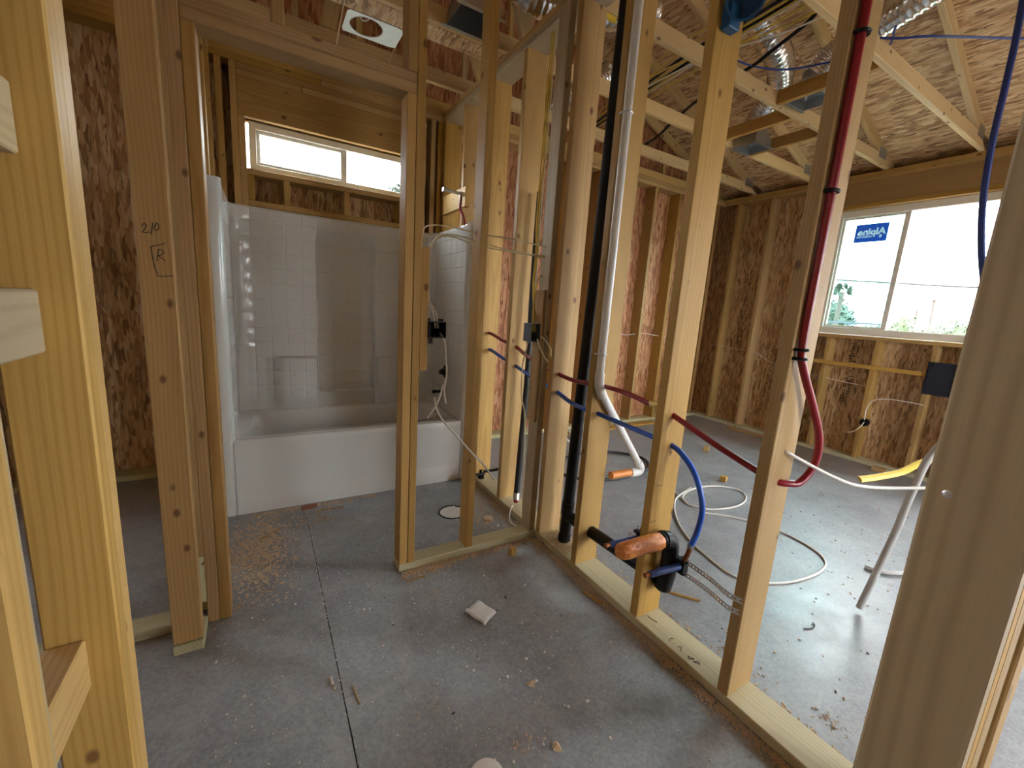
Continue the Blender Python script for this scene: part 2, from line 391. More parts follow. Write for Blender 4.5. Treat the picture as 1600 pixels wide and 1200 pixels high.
# stub wall right beside the camera
wn = setting('wall_near', 'triple stud post beside the camera with one bright screw')
for i, m in enumerate(('pine_weathered', 'pine', 'pine')): lum('stud', (-0.62+i*0.0385, -0.5605, 0), (-0.582+i*0.0385, -0.4715, ZB), m, wn)
lum('stud', (-0.5035, -0.556, 0), (-0.4145, -0.518, ZB), 'pine_weathered', wn); lum('stud', (-0.413, -0.5615, 0), (-0.324, -0.5235, ZB), 'pine', wn)
lum('bottom_plate', (-0.322, -0.5605, 0), (-0.001, -0.4715, T), 'treated', wn)
# rear outer wall
wb = setting('wall_back', 'rear outer stud wall sheathed in strand board with a red glow painted in')
lum('bottom_plate', (-5.5, YB, 0), (XW+W6, YB+W6, T), 'treated', wb)
for z0, z1 in ((ZB, ZC-0.0005), (ZC, ZD-0.0005)):
    lum('top_plate', (-5.5, YB, z0), (-0.9, YB+W6, z1), 'pine', wb); lum('top_plate', (-0.8985, YB, z0), (XW+W6, YB+W6, z1), 'pine', wb)
WX0, WX1, WZ0, WZ1 = -1.345, -0.18, 2.078, 2.388
for x in (3.60, 3.286, 2.879, 2.473, 2.066, 1.66, 1.254, 0.848, 0.441, 0.002, 0.06, -1.51): lum('stud', (x, YB, ZA), (x+T, YB+W6, ZB), 'pine', wb)
for x in (-1.9, -2.3, -2.7, -3.1, -3.58, -4.34): lum('stud', (x, YB, ZA), (x+T, YB+W6, ZB), 'pine', wb)
for x in (-1.4325, -0.1035, -0.044): lum('king_stud', (x, YB, ZA), (x+T, YB+W6, ZB), 'pine', wb)
for x in (WX0-T-0.0105, WX1+0.001): lum('trimmer_stud', (x, YB, ZA), (x+T-0.0005, YB+W6, WZ1), 'pine', wb)
lum('header', (WX0-T-0.0105, YB, WZ1+0.001), (WX1+T+0.0005, YB+0.04, 2.619), 'pine_dark', wb)
lum('header', (WX0-T-0.0105, YB+0.1, WZ1+0.001), (WX1+T+0.0005, YB+W6, 2.619), 'pine_dark', wb)
lum('header_plate', (WX0-T-0.0105, YB, 2.6195), (-1.02, YB+W6, 2.657), 'pine', wb); lum('header_plate', (-1.018, YB, 2.6195), (WX1+T, YB+W6, 2.657), 'pine', wb)
lum('header_plate', (WX0-T-0.0105, YB, 2.6575), (WX1+T, YB+W6, 2.6955), 'pine_dark', wb)
lum('window_sill_board', (WX0-0.01, YB, 2.04), (WX1, YB+W6, WZ0), 'pine', wb)
lum('blocking', (WX0-0.01, YB+0.002, 1.842), (WX1, YB+T, 1.88), 'pine', wb)
for x in (WX0-0.0095, -1.146, -0.755, -0.35): lum('cripple_stud', (x, YB, 1.8805), (x+T, YB+W6, 2.0395), 'pine', wb)
for x0, x1, z0, z1 in ((-5.5, -4.3, 0, 2.86), (-4.298, -3.6, 0, 1.2), (-4.298, -3.6, 2.1, 2.86), (-3.598, -1.36, 0, 2.86), (-1.358, -0.17, 0, 2.07), (-1.358, -0.17, 2.395, 2.86), (-0.168, 1.05, 0, 2.86), (1.053, 2.27, 0, 2.86), (2.273, XW+W6+0.012, 0, 2.86)):  # gap at far left is an unseen opening, added for light from the left
    panel('strand_board_panel', (x0, YB+W6+0.001, z0), (x1-x0, 0, 0), (0, 0, z1-z0), 0.011, 'osb_glow' if x0 > -0.2 else 'osb', wb)
# right outer wall
wr = setting('wall_right', 'bedroom outer stud wall sheathed in strand board')
lum('bottom_plate', (XW, -0.9, 0), (XW+W6, YB-0.001, T), 'treated', wr)
lum('top_plate', (XW, -4.0, ZB), (XW+W6, YB-0.001, ZC-0.0005), 'pine', wr); lum('top_plate', (XW, -4.0, ZC), (XW+W6, YB-0.001, ZD-0.0005), 'pine', wr)
VY0, VY1, VZ0, VZ1 = 0.40, 1.612, 1.238, 2.452
for y in (2.64, 2.232, 1.826): lum('stud', (XW, y, ZA), (XW+W6, y+T, ZB), 'pine', wr)
for y in (0.319, 0.011, -0.395, -0.8): lum('stud', (XW, y, ZA), (XW+W6, y+T, ZB), 'pine', wr)
lum('king_stud', (XW, VY1+T+0.001, ZA), (XW+W6, VY1+2*T, ZB), 'pine', wr)
for y in (VY1, VY0-T-0.001): lum('trimmer_stud', (XW, y+0.0005, ZA), (XW+W6, y+T, VZ1), 'pine', wr)
lum('header', (XW, VY0-T, VZ1+0.04), (XW+0.04, VY1+T, ZB-0.0005), 'pine_dark', wr); lum('header', (XW+0.1, VY0-T, VZ1+0.04), (XW+W6, VY1+T, ZB-0.0005), 'pine_dark', wr)
lum('header_plate', (XW, VY0-T, VZ1+0.0015), (XW+W6, VY1+T, VZ1+0.0395), 'pine', wr)
lum('window_sill_board', (XW-0.002, VY0, VZ0-T), (XW+W6, VY1-0.001, VZ0-0.001), 'pine', wr)
for y in (1.42, 1.012, 0.606): lum('cripple_stud', (XW, y, ZA), (XW+W6, y+T, VZ0-T-0.001), 'pine', wr)
lum('blocking', (XW-0.019, 0.63, 0.925), (XW-0.0005, 1.64, 0.963), 'pine', wr)
for y0, y1, z0, z1 in ((1.62, 2.997, 0, 2.86), (0.39, 1.617, 0, 1.23), (0.39, 1.617, 2.46, 2.86), (-0.9, 0.387, 0, 2.86), (-3.41, -0.905, 2.2, 2.86), (-3.41, -1.75, 0, 2.195)):
    panel('strand_board_panel', (XW+W6+0.001, y1, z0), (0, y0-y1, 0), (0, 0, z1-z0), 0.011, 'osb', wr)
random.seed(9)
for yc, z0, z1 in ((2.47, 0.95, 1.95), (1.25, 0.55, 1.18), (2.02, 0.4, 1.0)):
    V = []; Fc = []; z = z0
    while z < z1:
        for dy in (-0.03, -0.012, 0.008, 0.026):
            if random.random() < 0.62:
                a = len(V); h = random.uniform(0.006, 0.018); x_ = XW+W6-0.0004; w_ = random.uniform(0.004, 0.007)
                V += [(x_, yc+dy, z), (x_, yc+dy+w_*2, z), (x_, yc+dy+w_*2, z+h), (x_, yc+dy, z+h)]; Fc.append((a, a+1, a+2, a+3))
        z += 0.026
    from_pd('ink_stamp', V, Fc, 'ink', wr)
# unseen far left wall, added to keep light out of that room
wo = setting('wall_unseen_left', 'unseen outer wall added to keep the closet room dark')
panel('strand_board_panel', (-5.5, -4.2, 0), (0, 7.2, 0), (0, 0, 2.86), 0.012, 'osb', wo)
# unseen wall added behind the camera; it and its opening shape the light
we = setting('wall_unseen_rear', 'unseen strand board wall added behind the camera, its opening placed for light')
for x0, x1, z0, z1 in ((-5.5, 0.9, 0, 2.86), (0.9, 2.4, 0, 0.9), (0.9, 2.4, 2.1, 2.86), (2.4, 3.87, 0, 2.86)):
    panel('strand_board_panel', (x1, -3.41, z0), (x0-x1, 0, 0), (0, 0, z1-z0), 0.012, 'osb', we)
panel('strand_board_panel', (4.2, -3.41, 2.863), (-9.7, 0, 0), (0, 0, 1.9), 0.012, 'osb', we)

# roof: sheathing sheets and trusses
SL = 0.38; RX = -1.0
def roof_z(x): return 2.962 + SL*(3.49-x) if x > RX else 2.962 + SL*(3.49-RX) - SL*(RX-x)
roof = setting('ceiling', 'roof deck of strand board sheets over the trusses')
y = -3.4; row = 0
while y < 3.05:
    y2 = min(y+1.217, 3.06); x = 4.3; k = 0
    while x > RX+0.01:
        x2 = max(RX, x-(1.14 if (k == 0 and row % 2) else 2.28))
        panel('strand_board_panel', (x, y+0.0015, roof_z(x)), (x2-x+0.002, 0, roof_z(x2)-roof_z(x)), (0, y2-y-0.003, 0), -0.012, 'osb', roof)
        x = x2; k += 1
    panel('strand_board_panel', (-5.6, y+0.0015, roof_z(-5.6)), (RX+5.6, 0, roof_z(RX)-roof_z(-5.6)), (0, y2-y-0.003, 0), 0.012, 'osb', roof)
    y += 1.22; row += 1

panel('seam_light_block', (4.3, -3.41, roof_z(4.3)+0.016), (RX-4.3, 0, roof_z(RX)-roof_z(4.3)), (0, 6.5, 0), -0.004, 'dark_rubber', roof)  # unseen sheets added above the deck to stop light leaking through its seams
panel('seam_light_block', (-5.6, -3.41, roof_z(-5.6)+0.016), (RX+5.6, 0, roof_z(RX)-roof_z(-5.6)), (0, 6.5, 0), -0.004, 'dark_rubber', roof)
TRUSS_Y = [0.627, 1.237, 1.847, 2.457]
TRUSS_LABEL = ['pine roof truss whose heel rests above the bedroom window header', 'pine roof truss carrying the sagging blue cable and thick black cable',
               'pine roof truss bordering the framed bedroom duct boot', 'pine roof truss next to the gable truss on the rear wall']
for i, ty in enumerate(TRUSS_Y):
    t = thing('roof_truss', TRUSS_LABEL[i], 'roof truss', (XW, ty, ZD), 'roof trusses under the strand board deck')
    c = ty+T/2
    beam('bottom_chord', (XW+0.12, c, ZD+0.0455), (-5.4, c, ZD+0.0455), T, W4, 'truss_pine', t)
    for sx in (4.25,):
        beam('top_chord', (sx, c, roof_z(sx)-0.0545), (RX+0.02, c, roof_z(RX+0.02)-0.0545), T, W4, 'truss_pine', t)
    beam('top_chord', (RX-0.02, c, roof_z(RX)-0.0545), (-5.5, c, roof_z(-5.5)-0.0545), T, W4, 'truss_pine', t)
    for xa, xb in ((0.15, -0.45), (-2.2, -1.6), (-0.9, -0.6)):
        beam('web', (xa, c, ZD+0.1), (xb, c, roof_z(xb)-0.11), T-0.002, W4, 'truss_pine', t)
    for s in (-1, 1):
        box('gusset_plate', (3.47, c+s*0.0195-0.0006, ZD+0.05), (3.62, c+s*0.0195+0.0006, ZD+0.135), 'sheet_metal', t)
g = thing('gable_truss', 'roof truss with upright studs standing on the rear wall', 'roof truss', (XW, YB, ZD))
beam('bottom_chord', (XW+0.12, YB+0.06, ZD+0.0455), (-5.4, YB+0.06, ZD+0.0455), T, W4, 'truss_pine', g)
beam('top_chord', (4.25, YB+0.06, roof_z(4.25)-0.0545), (RX+0.02, YB+0.06, roof_z(RX)-0.0545), T, W4, 'truss_pine', g)
x = 3.0
while x > -4.5:
    lum('gable_stud', (x, YB+0.041, ZD+0.0905), (x+T, YB+0.079, roof_z(x+T)-0.12), 'truss_pine', g); x -= 0.4064
# gable sheathing
gs = setting('wall_gable', 'strand board sheathing of the gable end')
for xa, xb in ((4.2, 1.6), (1.6, RX), (RX, -5.5)):
    za, zb = roof_z(xa)-0.005, roof_z(xb)-0.005; y0 = YB+W6+0.001
    me_v = [(xa, y0, 2.863), (xb, y0, 2.863), (xb, y0, max(2.87, zb)), (xa, y0, max(2.87, za))]
    o0 = Vector(me_v[1]); loc = [(Vector(q)-o0) for q in me_v]
    vv = [(q.x, q.z, 0) for q in loc]+[(q.x, q.z, -0.011) for q in loc]
    me = bpy.data.meshes.new('strand_board_panel'); me.from_pydata(vv, [], [(0, 1, 2, 3), (7, 6, 5, 4), (0, 4, 5, 1), (1, 5, 6, 2), (2, 6, 7, 3), (3, 7, 4, 0)])
    ob = link('strand_board_panel', me, 'osb_glow', gs); ob.location = o0; ob.rotation_euler = (math.pi/2, 0, 0)

# ------------------------------------------------------------------ windows
def window(name, label, org, ax, w, h, split, left_tint, right_tint, depth_axis):
    """sliding window: org lower corner at the frame plane, ax unit direction of its width"""
    t = setting(name, label); o = Vector(org); a = Vector(ax); z = Vector((0, 0, 1)); d = Vector(depth_axis)
    def bar(nm, u0, u1, v0, v1, d0, d1, mat):
        p = o+a*u0+z*v0+d*d0; q = o+a*u1+z*v1+d*d1
        return box(nm, tuple(min(p[i], q[i]) for i in range(3)), tuple(max(p[i], q[i]) for i in range(3)), mat, t, 0.003 if 'pane' not in nm else 0)
    fw = min(0.065, h*0.14)
    bar('window_frame', 0, w, 0, fw, 0, 0.07, 'vinyl'); bar('window_frame', 0, w, h-fw, h, 0, 0.07, 'vinyl')
    bar('window_frame', 0, fw, fw, h-fw, 0, 0.07, 'vinyl'); bar('window_frame', w-fw, w, fw, h-fw, 0, 0.07, 'vinyl')
    bar('meeting_rail', split-0.022, split+0.022, fw, h-fw, 0.01, 0.055, 'vinyl')
    s0, s1 = (fw, split-0.022)
    bar('sash_rail', s0, s1, fw, fw+0.022, 0.015, 0.04, 'vinyl'); bar('sash_rail', s0, s1, h-fw-0.022, h-fw, 0.015, 0.04, 'vinyl')
    bar('sash_rail', s0, s0+0.022, fw+0.022, h-fw-0.022, 0.015, 0.04, 'vinyl')
    bar('glass_pane', s0+0.022, s1, fw+0.022, h-fw-0.022, 0.026, 0.030, left_tint)
    bar('glass_pane', split+0.022, w-fw, fw, h-fw, 0.044, 0.048, right_tint)
    return t
window('window_1', 'narrow high sliding window over the tub', (WX0+0.006, YB+0.062, WZ0+0.003), (1, 0, 0), WX1-WX0-0.012, WZ1-WZ0-0.006, 0.595, 'glass_clear', 'glass_clear', (0, 1, 0))
w2 = window('window_2', 'square sliding bedroom window with a blue sticker', (XW+0.05, VY1-0.006, VZ0+0.003), (0, -1, 0), VY1-VY0-0.012, VZ1-VZ0-0.006, 0.566, 'glass_tinted', 'glass_clear', (1, 0, 0))

# ------------------------------------------------------------------ tub and shower unit
TX0, TX1, TY0, TY1, TZ = -1.522, -0.034, 2.075, 2.842, 1.838
tub = thing('bathtub', 'white molded tub with tile patterned shower surround in the alcove', 'bathtub', ((TX0+TX1)/2, TY0, 0))
RIM = 0.452
IX0, IX1, IYB = -1.462, -0.094, 2.778
def wall_profile():
    """plan of the surround: left front -> rear -> right front, with rounded corners; list of (x, y, nx, ny, s)"""
    r = 0.09; P = []
    def seg(a, b, n):
        for k in range(n): P.append((a[0]+(b[0]-a[0])*k/n, a[1]+(b[1]-a[1])*k/n))
    seg((IX0, TY0+0.03), (IX0, IYB-r), 12)
    for k in range(6):
        a = math.pi-(math.pi/2)*k/6; P.append((IX0+r+r*math.cos(a), IYB-r+r*math.sin(a)))
    seg((IX0+r, IYB), (IX1-r, IYB), 30)
    for k in range(6):
        a = math.pi/2-(math.pi/2)*k/6; P.append((IX1-r+r*math.cos(a), IYB-r+r*math.sin(a)))
    seg((IX1, IYB-r), (IX1, TY0+0.03), 12); P.append((IX1, TY0+0.03)); return P
prof = wall_profile(); cum = [0]
for a, b in zip(prof, prof[1:]): cum.append(cum[-1]+math.hypot(b[0]-a[0], b[1]-a[1]))
LEN = cum[-1]
def at_s(s):
    s = max(0, min(LEN, s)); i = 0
    while i < len(cum)-2 and cum[i+1] < s: i += 1
    t = (s-cum[i])/(cum[i+1]-cum[i]); a, b = prof[i], prof[i+1]; dx, dy = b[0]-a[0], b[1]-a[1]; L = math.hypot(dx, dy)
    return a[0]+dx*t, a[1]+dy*t, dy/L, -dx/L          # normal points into the tub
def smooth_step(x, a, b):
    t = max(0, min(1, (x-a)/(b-a))); return t*t*(3-2*t)
def relief(x, y, z):
    o = 0.0
    if y > IYB-0.03:
        c = smooth_step(x, -0.962, -0.950)*(1-smooth_step(x, -0.552, -0.540))
        o -= 0.045*c*smooth_step(z, 0.560, 0.572)*(1-smooth_step(z, 1.66, 1.74))
        low = 1-smooth_step(z, 0.826, 0.838)
        o += 0.058*low*smooth_step(x, -1.30, -1.18)*(1-smooth_step(x, -0.972, -0.962))*smooth_step(z, 0.40, 0.55)
        o += 0.058*low*smooth_step(x, -0.540, -0.530)*(1-smooth_step(x, -0.33, -0.22))*smooth_step(z, 0.40, 0.55)
    return o
TS = 0.1016; G = 0.0035
ss = []; s0 = 0.03
xs_extra = []
for xe in (-1.3, -1.24, -1.18, -0.973, -0.967, -0.962, -0.956, -0.95, -0.552, -0.546, -0.540, -0.535, -0.53, -0.33, -0.27, -0.22):
    xs_extra.append(cum[18]+(xe-(IX0+0.09)))
k = 0
while s0+k*TS < LEN:
    c = s0+k*TS; ss += [(c-G, 0), (c, 1), (c+G, 0), (c+TS*0.35, 0), (c+TS*0.65, 0)]; k += 1
ss += [(s, 0) for s in xs_extra]; ss += [(0, 0), (LEN, 0)]
ss = sorted(q for q in ss if 0 <= q[0] <= LEN)
zs = []; k = 0
while 0.46+k*TS < TZ-0.03:
    c = 0.525+(k-1)*TS; zs += [(c-G, 0), (c, 1), (c+G, 0), (c+TS*0.5, 0)]; k += 1
zs += [(z, 0) for z in (RIM, 0.56, 0.566, 0.572, 0.826, 0.832, 0.838, 1.66, 1.70, 1.74, TZ-0.03)]
zs = sorted(q for q in zs if RIM <= q[0] <= TZ-0.03)
V = []; Fc = []; ns = len(ss)
for z, gz in zs:
    for s, gs_ in ss:
        x, y, nx, ny = at_s(s); o = relief(x, y, z)
        corner = (abs(nx) > 0.05 and abs(ny) > 0.05)
        groove = -0.0022 if ((gz or gs_) and not corner and z > 0.56) else 0
        V.append((x+nx*(o+groove), y+ny*(o+groove), z))
for j in range(len(zs)-1):
    for i in range(ns-1):
        a = j*ns+i; Fc.append((a, a+ns, a+ns+1, a+1))
# top roll and flange
top = (len(zs)-1)*ns
for dz, out in ((0.012, 0.004), (0.016, 0.018), (0.016, 0.055), (0.03, 0.060)):
    b = len(V)
    for i, (s, _) in enumerate(ss):
        x, y, nx, ny = at_s(s); X, Y = x-nx*out, y-ny*out
        V.append((max(TX0+0.002, min(TX1-0.002, X)), min(TY1, Y), TZ-0.03+dz))
    for i in range(ns-1): Fc.append((top+i, b+i, b+i+1, top+i+1))
    top = b
from_pd('shower_surround', V, Fc, 'fiberglass', tub, smooth=28)
# front columns of the surround
for x0, x1, s in ((TX0, IX0, 1), (IX1, TX1, -1)):
    pr = [(x0 if s > 0 else x1, TY0), (IX0-0.022 if s > 0 else IX1+0.022, TY0), (IX0-0.006 if s > 0 else IX1+0.006, TY0+0.008), (IX0 if s > 0 else IX1, TY0+0.031)]
    v = []; f = []; z0, z1 = 0.0, TZ-0.004
    for z in (z0, z1): v += [(a, b, z) for a, b in pr]
    v += [(pr[0][0], TY0+0.05, z0), (pr[0][0], TY0+0.05, z1), (pr[3][0], TY0+0.05, z1)]
    for i in range(3): f.append((i, i+1, 4+i+1, 4+i))
    f.append((4, 5, 6, 7, 10, 9)); f.append((0, 4, 9, 8))
    from_pd('front_column', v, f, 'fiberglass', tub, smooth=50)
# basin: rim ring and bowl
N = 64
def ring_pt(k, cx, cy, hx, hy, e):
    a = 2*math.pi*k/N; c, s_ = math.cos(a), math.sin(a)
    return cx+hx*math.copysign(abs(c)**(2/e), c), cy+hy*math.copysign(abs(s_)**(2/e), s_)
cx, cy = (IX0+IX1)/2, (TY0+0.03+IYB)/2+0.012
loops = [(cx, cy-0.012, (IX1-IX0)/2+0.012, (IYB-TY0)/2+0.012, 60, RIM), (cx, cy, 0.612, 0.270, 5, RIM), (cx, cy, 0.600, 0.258, 5, RIM-0.008), (cx, cy, 0.590, 0.248, 4.6, RIM-0.03),
         (cx+0.01, cy, 0.565, 0.235, 4.2, 0.30), (cx+0.03, cy, 0.525, 0.215, 4, 0.16), (cx+0.04, cy, 0.47, 0.18, 3.6, 0.115), (cx+0.05, cy, 0.2, 0.1, 3, 0.105)]
V = []; Fc = []
for (a, b, hx, hy, e, z) in loops:
    for k in range(N): V.append((*ring_pt(k, a, b, hx, hy, e), z))
for j in range(len(loops)-1):
    for k in range(N):
        k2 = (k+1) % N; Fc.append((j*N+k, (j+1)*N+k, (j+1)*N+k2, j*N+k2))
Fc.append(tuple((len(loops)-1)*N+k for k in range(N))[::-1])
from_pd('basin', V, Fc, 'fiberglass', tub, smooth=50)
# apron
pr = [(2.13, RIM+0.001), (2.098, RIM+0.001), (2.084, RIM-0.004), (2.076, RIM-0.016), (2.0755, RIM-0.04), (2.083, 0.25), (2.086, 0.125), (2.083, 0.112), (2.0755, 0.095), (2.0755, 0.0)]
V = []; Fc = []; xs = (IX0-0.006, IX0+0.02, cx, IX1-0.02, IX1+0.006)
for i, x in enumerate(xs):
    for (yy, z) in pr: V.append((x + (0.07*(1-z/RIM) if i == 1 else -0.07*(1-z/RIM) if i == 3 else 0), yy if 0 < i < 4 else min(yy, 2.0765) if z < RIM-0.05 else yy, z))
m = len(pr)
for i in range(len(xs)-1):
    for j in range(m-1): Fc.append((i*m+j, i*m+j+1, (i+1)*m+j+1, (i+1)*m+j))
from_pd('apron', V, Fc, 'fiberglass', tub, smooth=50)
# rough plumbing that pokes through the end wall of the surround
vf = lathe('valve_flange', [(0, 0.050), (0.6, 0.050), (1, 0.044)], (IX1+0.001, 2.395, 0.762), (IX1-0.008, 2.395, 0.762), 'black_plastic', tub)
lathe('valve_body', [(0, 0.024), (0.8, 0.022), (0.82, 0.014), (1, 0.012)], (IX1-0.008, 2.395, 0.762), (IX1-0.052, 2.395, 0.762), 'dark_rubber', vf)
lathe('tub_spout_stub', [(0, 0.02), (0.12, 0.02), (0.13, 0.010), (0.8, 0.010), (0.82, 0.014), (1, 0.014)], (IX1, 2.395, 0.608), (IX1-0.10, 2.395, 0.608), 'dark_rubber', tub)

# ------------------------------------------------------------------ handwriting and pencil marks
def strokes(name, lists, parent, r=0.0013): return tubes(name, lists, r, 'ink', None, sides=5, n=4)
def mark_on(obj, name, lists, r=0.0013):
    V = []; Fc = []
    for L in lists:
        v, f = tube_geo(spline(L, 4), r, 5); o = len(V); V += v; Fc += [tuple(i+o for i in q) for q in f]
    inv = (obj.matrix_basis if obj.parent is None else Matrix.Translation(obj.parent.location) @ obj.matrix_basis).inverted()
    me = bpy.data.meshes.new(name); me.from_pydata([tuple(inv @ Vector(p)) for p in V], [], Fc)
    return link(name, me, 'ink', obj)
bpy.context.view_layer.update()
yr = 1.0382
mark_on(R_STUD, 'handwritten_size', [[(x, yr, z) for x, z in L] for L in (
    [(-1.599, 1.449), (-1.594, 1.458), (-1.588, 1.455), (-1.591, 1.446), (-1.598, 1.433), (-1.582, 1.436)],
    [(-1.573, 1.464), (-1.579, 1.430)],
    [(-1.566, 1.461), (-1.571, 1.449), (-1.566, 1.442), (-1.560, 1.452), (-1.562, 1.463), (-1.567, 1.461)],
    [(-1.571, 1.354), (-1.568, 1.372), (-1.565, 1.390)], [(-1.566, 1.389), (-1.556, 1.388), (-1.556, 1.377), (-1.568, 1.370)], [(-1.566, 1.371), (-1.551, 1.357)])])
mark_on(R_STUD, 'handwritten_bracket', [[(-1.549, yr, 1.408), (-1.583, yr, 1.394)], [(-1.583, yr, 1.394), (-1.579, yr, 1.350), (-1.573, yr, 1.318), (-1.567, yr, 1.311), (-1.536, yr, 1.315)]])
mark_on(STUD[0.4064], 'pencil_mark', [[(0.002, 0.4062, 0.640), (0.03, 0.4062, 0.628), (0.05, 0.4062, 0.626)], [(0.004, 0.4062, 0.473), (0.038, 0.4062, 0.476)]], 0.0011)
pl = [o for o in wp.children if o.name.startswith('bottom_plate')][0]
zp = 0.0382
mark_on(pl, 'pencil_mark', [[(0.026, 0.258, zp), (0.045, 0.264, zp), (0.053, 0.256, zp)], [(0.032, 0.222, zp), (0.045, 0.216, zp), (0.022, 0.203, zp)],
    [(0.031, 0.176, zp), (0.040, 0.154, zp)], [(0.040, 0.154, zp), (0.021, 0.165, zp)], [(0.021, 0.165, zp), (0.031, 0.176, zp)],
    [(0.025, 0.150, zp), (0.037, 0.129, zp)], [(0.037, 0.129, zp), (0.046, 0.140, zp)], [(0.046, 0.140, zp), (0.025, 0.150, zp)]], 0.0013)

# ------------------------------------------------------------------ water pipes
hot = thing('hot_water_pipe', 'red water pipe clipped down a stud and threaded through the partition', 'pipe', (0.07, 0.019, 0.8))
tube('pipe_run', [(0.024, -0.012, 2.75), (0.024, -0.012, 2.3), (0.026, -0.012, 1.9), (0.028, -0.012, 1.5), (0.030, -0.012, 1.24), (0.045, -0.018, 1.17), (0.12, -0.028, 1.06), (0.18, -0.04, 0.95), (0.185, -0.04, 0.86), (0.14, -0.03, 0.805), (0.10, -0.015, 0.80), (0.070, 0.008, 0.803), (0.068, 0.03, 0.806), (0.064, 0.2, 0.85), (0.06, 0.405, 0.914), (0.058, 0.47, 0.94)], 0.0111, 'red_pipe', hot, 10)
tube('pipe_run', [(0.055, 0.52, 0.935), (0.05, 0.66, 0.953), (0.04, 0.8128, 0.957), (0.04, 1.0, 0.945), (0.046, 1.17, 0.958), (0.05, 1.4, 0.99), (0.055, 1.605, 1.045), (0.06, 1.8, 1.07), (0.068, 2.011, 1.10), (0.068, 2.4, 1.11)], 0.0111, 'red_pipe', hot, 10)
tube('pipe_drop', [(0.06, 0.482, 0.925), (0.075, 0.475, 0.86), (0.085, 0.475, 0.7), (0.1, 0.49, 0.5), (0.1, 0.52, 0.335)], 0.0105, 'red_pipe', hot, 10)
tubes('brass_tee', [[(0.057, 0.525, 0.936), (0.058, 0.47, 0.94)], [(0.058, 0.497, 0.938), (0.062, 0.483, 0.91)]], 0.0125, 'brass', hot, 10, smooth=False)
for z, tilt in ((2.03, 0), (1.652, 0), (1.222, 0), (1.196, 0)):
    tubes('pipe_clip', [[(0.030-0.018, 0.0, z), (0.030-0.017, -0.018, z), (0.030, -0.0265, z), (0.030+0.016, -0.018, z), (0.030+0.018, -0.001, z)], [(0.055, -0.003, z), (0.034, -0.004, z)]], 0.005, 'black_plastic', hot, 6)
cold = thing('cold_water_pipe', 'blue water pipe threaded through the partition and curving down', 'pipe', (0.072, 0.42, 0.79))
tube('pipe_run', [(0.075, 2.4, 1.0), (0.08, 2.011, 0.982), (0.07, 1.8, 0.95), (0.062, 1.605, 0.925), (0.06, 1.4, 0.885), (0.048, 1.17, 0.862), (0.045, 1.0, 0.825), (0.048, 0.8128, 0.819), (0.062, 0.6, 0.805), (0.072, 0.42, 0.793), (0.078, 0.35, 0.766), (0.082, 0.285, 0.70), (0.085, 0.246, 0.60), (0.088, 0.252, 0.50), (0.093, 0.272, 0.425)], 0.0111, 'blue_pipe', cold, 10)
ce = tube('crimp_elbow', [(0.093, 0.272, 0.428), (0.096, 0.281, 0.385), (0.099, 0.295, 0.345), (0.101, 0.306, 0.325)], 0.0095, 'copper', cold, 10)
lathe('crimp_ring', [(0, 0.0128), (1, 0.0128)], (0.0926, 0.270, 0.433), (0.0936, 0.2745, 0.417), 'steel', ce, 12)

# perforated straps that carry the copper stub outs
def strap(name, path, width, parent):
    P = spline(path, 8); V = []; Fc = []; d = 0; pts = [P[0]]
    for a, b in zip(P, P[1:]):                       # resample every 9.5 mm
        L = (b-a).length; k = 0.0
        while d+(L-k) >= 0.0095:
            k += 0.0095-d; pts.append(a+(b-a)*(k/L)); d = 0
        d += L-k
    up = Vector((0, 0, 1)); h = width/2; q = 0.0032
    rows = []
    for i, p in enumerate(pts):
        t = (pts[min(i+1, len(pts)-1)]-pts[max(i-1, 0)]).normalized(); s = (up-t*up.dot(t)).normalized()
        rows.append([len(V)+j for j in range(4)]); V += [p-s*h, p-s*q, p+s*q, p+s*h]
    for i in range(len(rows)-1):
        a, b = rows[i], rows[i+1]
        for j in range(3):
            if j == 1 and i % 2: continue
            Fc.append((a[j], b[j], b[j+1], a[j+1]))
    o = from_pd(name, V, Fc, 'galvanized', parent); m = o.modifiers.new('thickness', 'SOLIDIFY'); m.thickness = 0.0009; return o
br = thing('stub_out_bracket', 'perforated steel straps holding two blue sleeved copper stubs', 'pipe bracket', (0.11, 0.31, 0.3))
strap('perforated_strap', [(0.112, 0.60, 0.30), (0.112, 0.44, 0.315), (0.112, 0.31, 0.335), (0.06, 0.16, 0.365), (0.012, 0.075, 0.386), (-0.002, 0.042, 0.394), (-0.0022, 0.004, 0.400)], 0.019, br)
strap('perforated_strap', [(0.112, 0.60, 0.245), (0.112, 0.44, 0.262), (0.112, 0.31, 0.283), (0.06, 0.16, 0.318), (0.012, 0.075, 0.342), (-0.002, 0.042, 0.350), (-0.0022, 0.004, 0.358)], 0.019, br)
for yy, zz in ((0.308, 0.314), (0.524, 0.318)):
    y2 = yy+0.016
    box('clamp', (0.092, yy-0.018, zz-0.032), (0.128, yy+0.018, zz+0.03), 'black_plastic', br, 0.004)
    for dz in (-0.026, 0.02): box('clamp_lug', (0.085, yy-0.026, zz+dz), (0.111, yy+0.026, zz+dz+0.012), 'black_plastic', br, 0.002)
    sl = tube('stub_sleeve', [(0.10, yy, zz), (0.03, yy+0.007, zz), (-0.062, y2, zz)], 0.0135, 'blue_sleeve', br, 12)
    tube('copper_tip', [(-0.05, y2-0.001, zz), (-0.085, y2+0.002, zz)], 0.0095, 'copper', sl, 12, smooth=False)

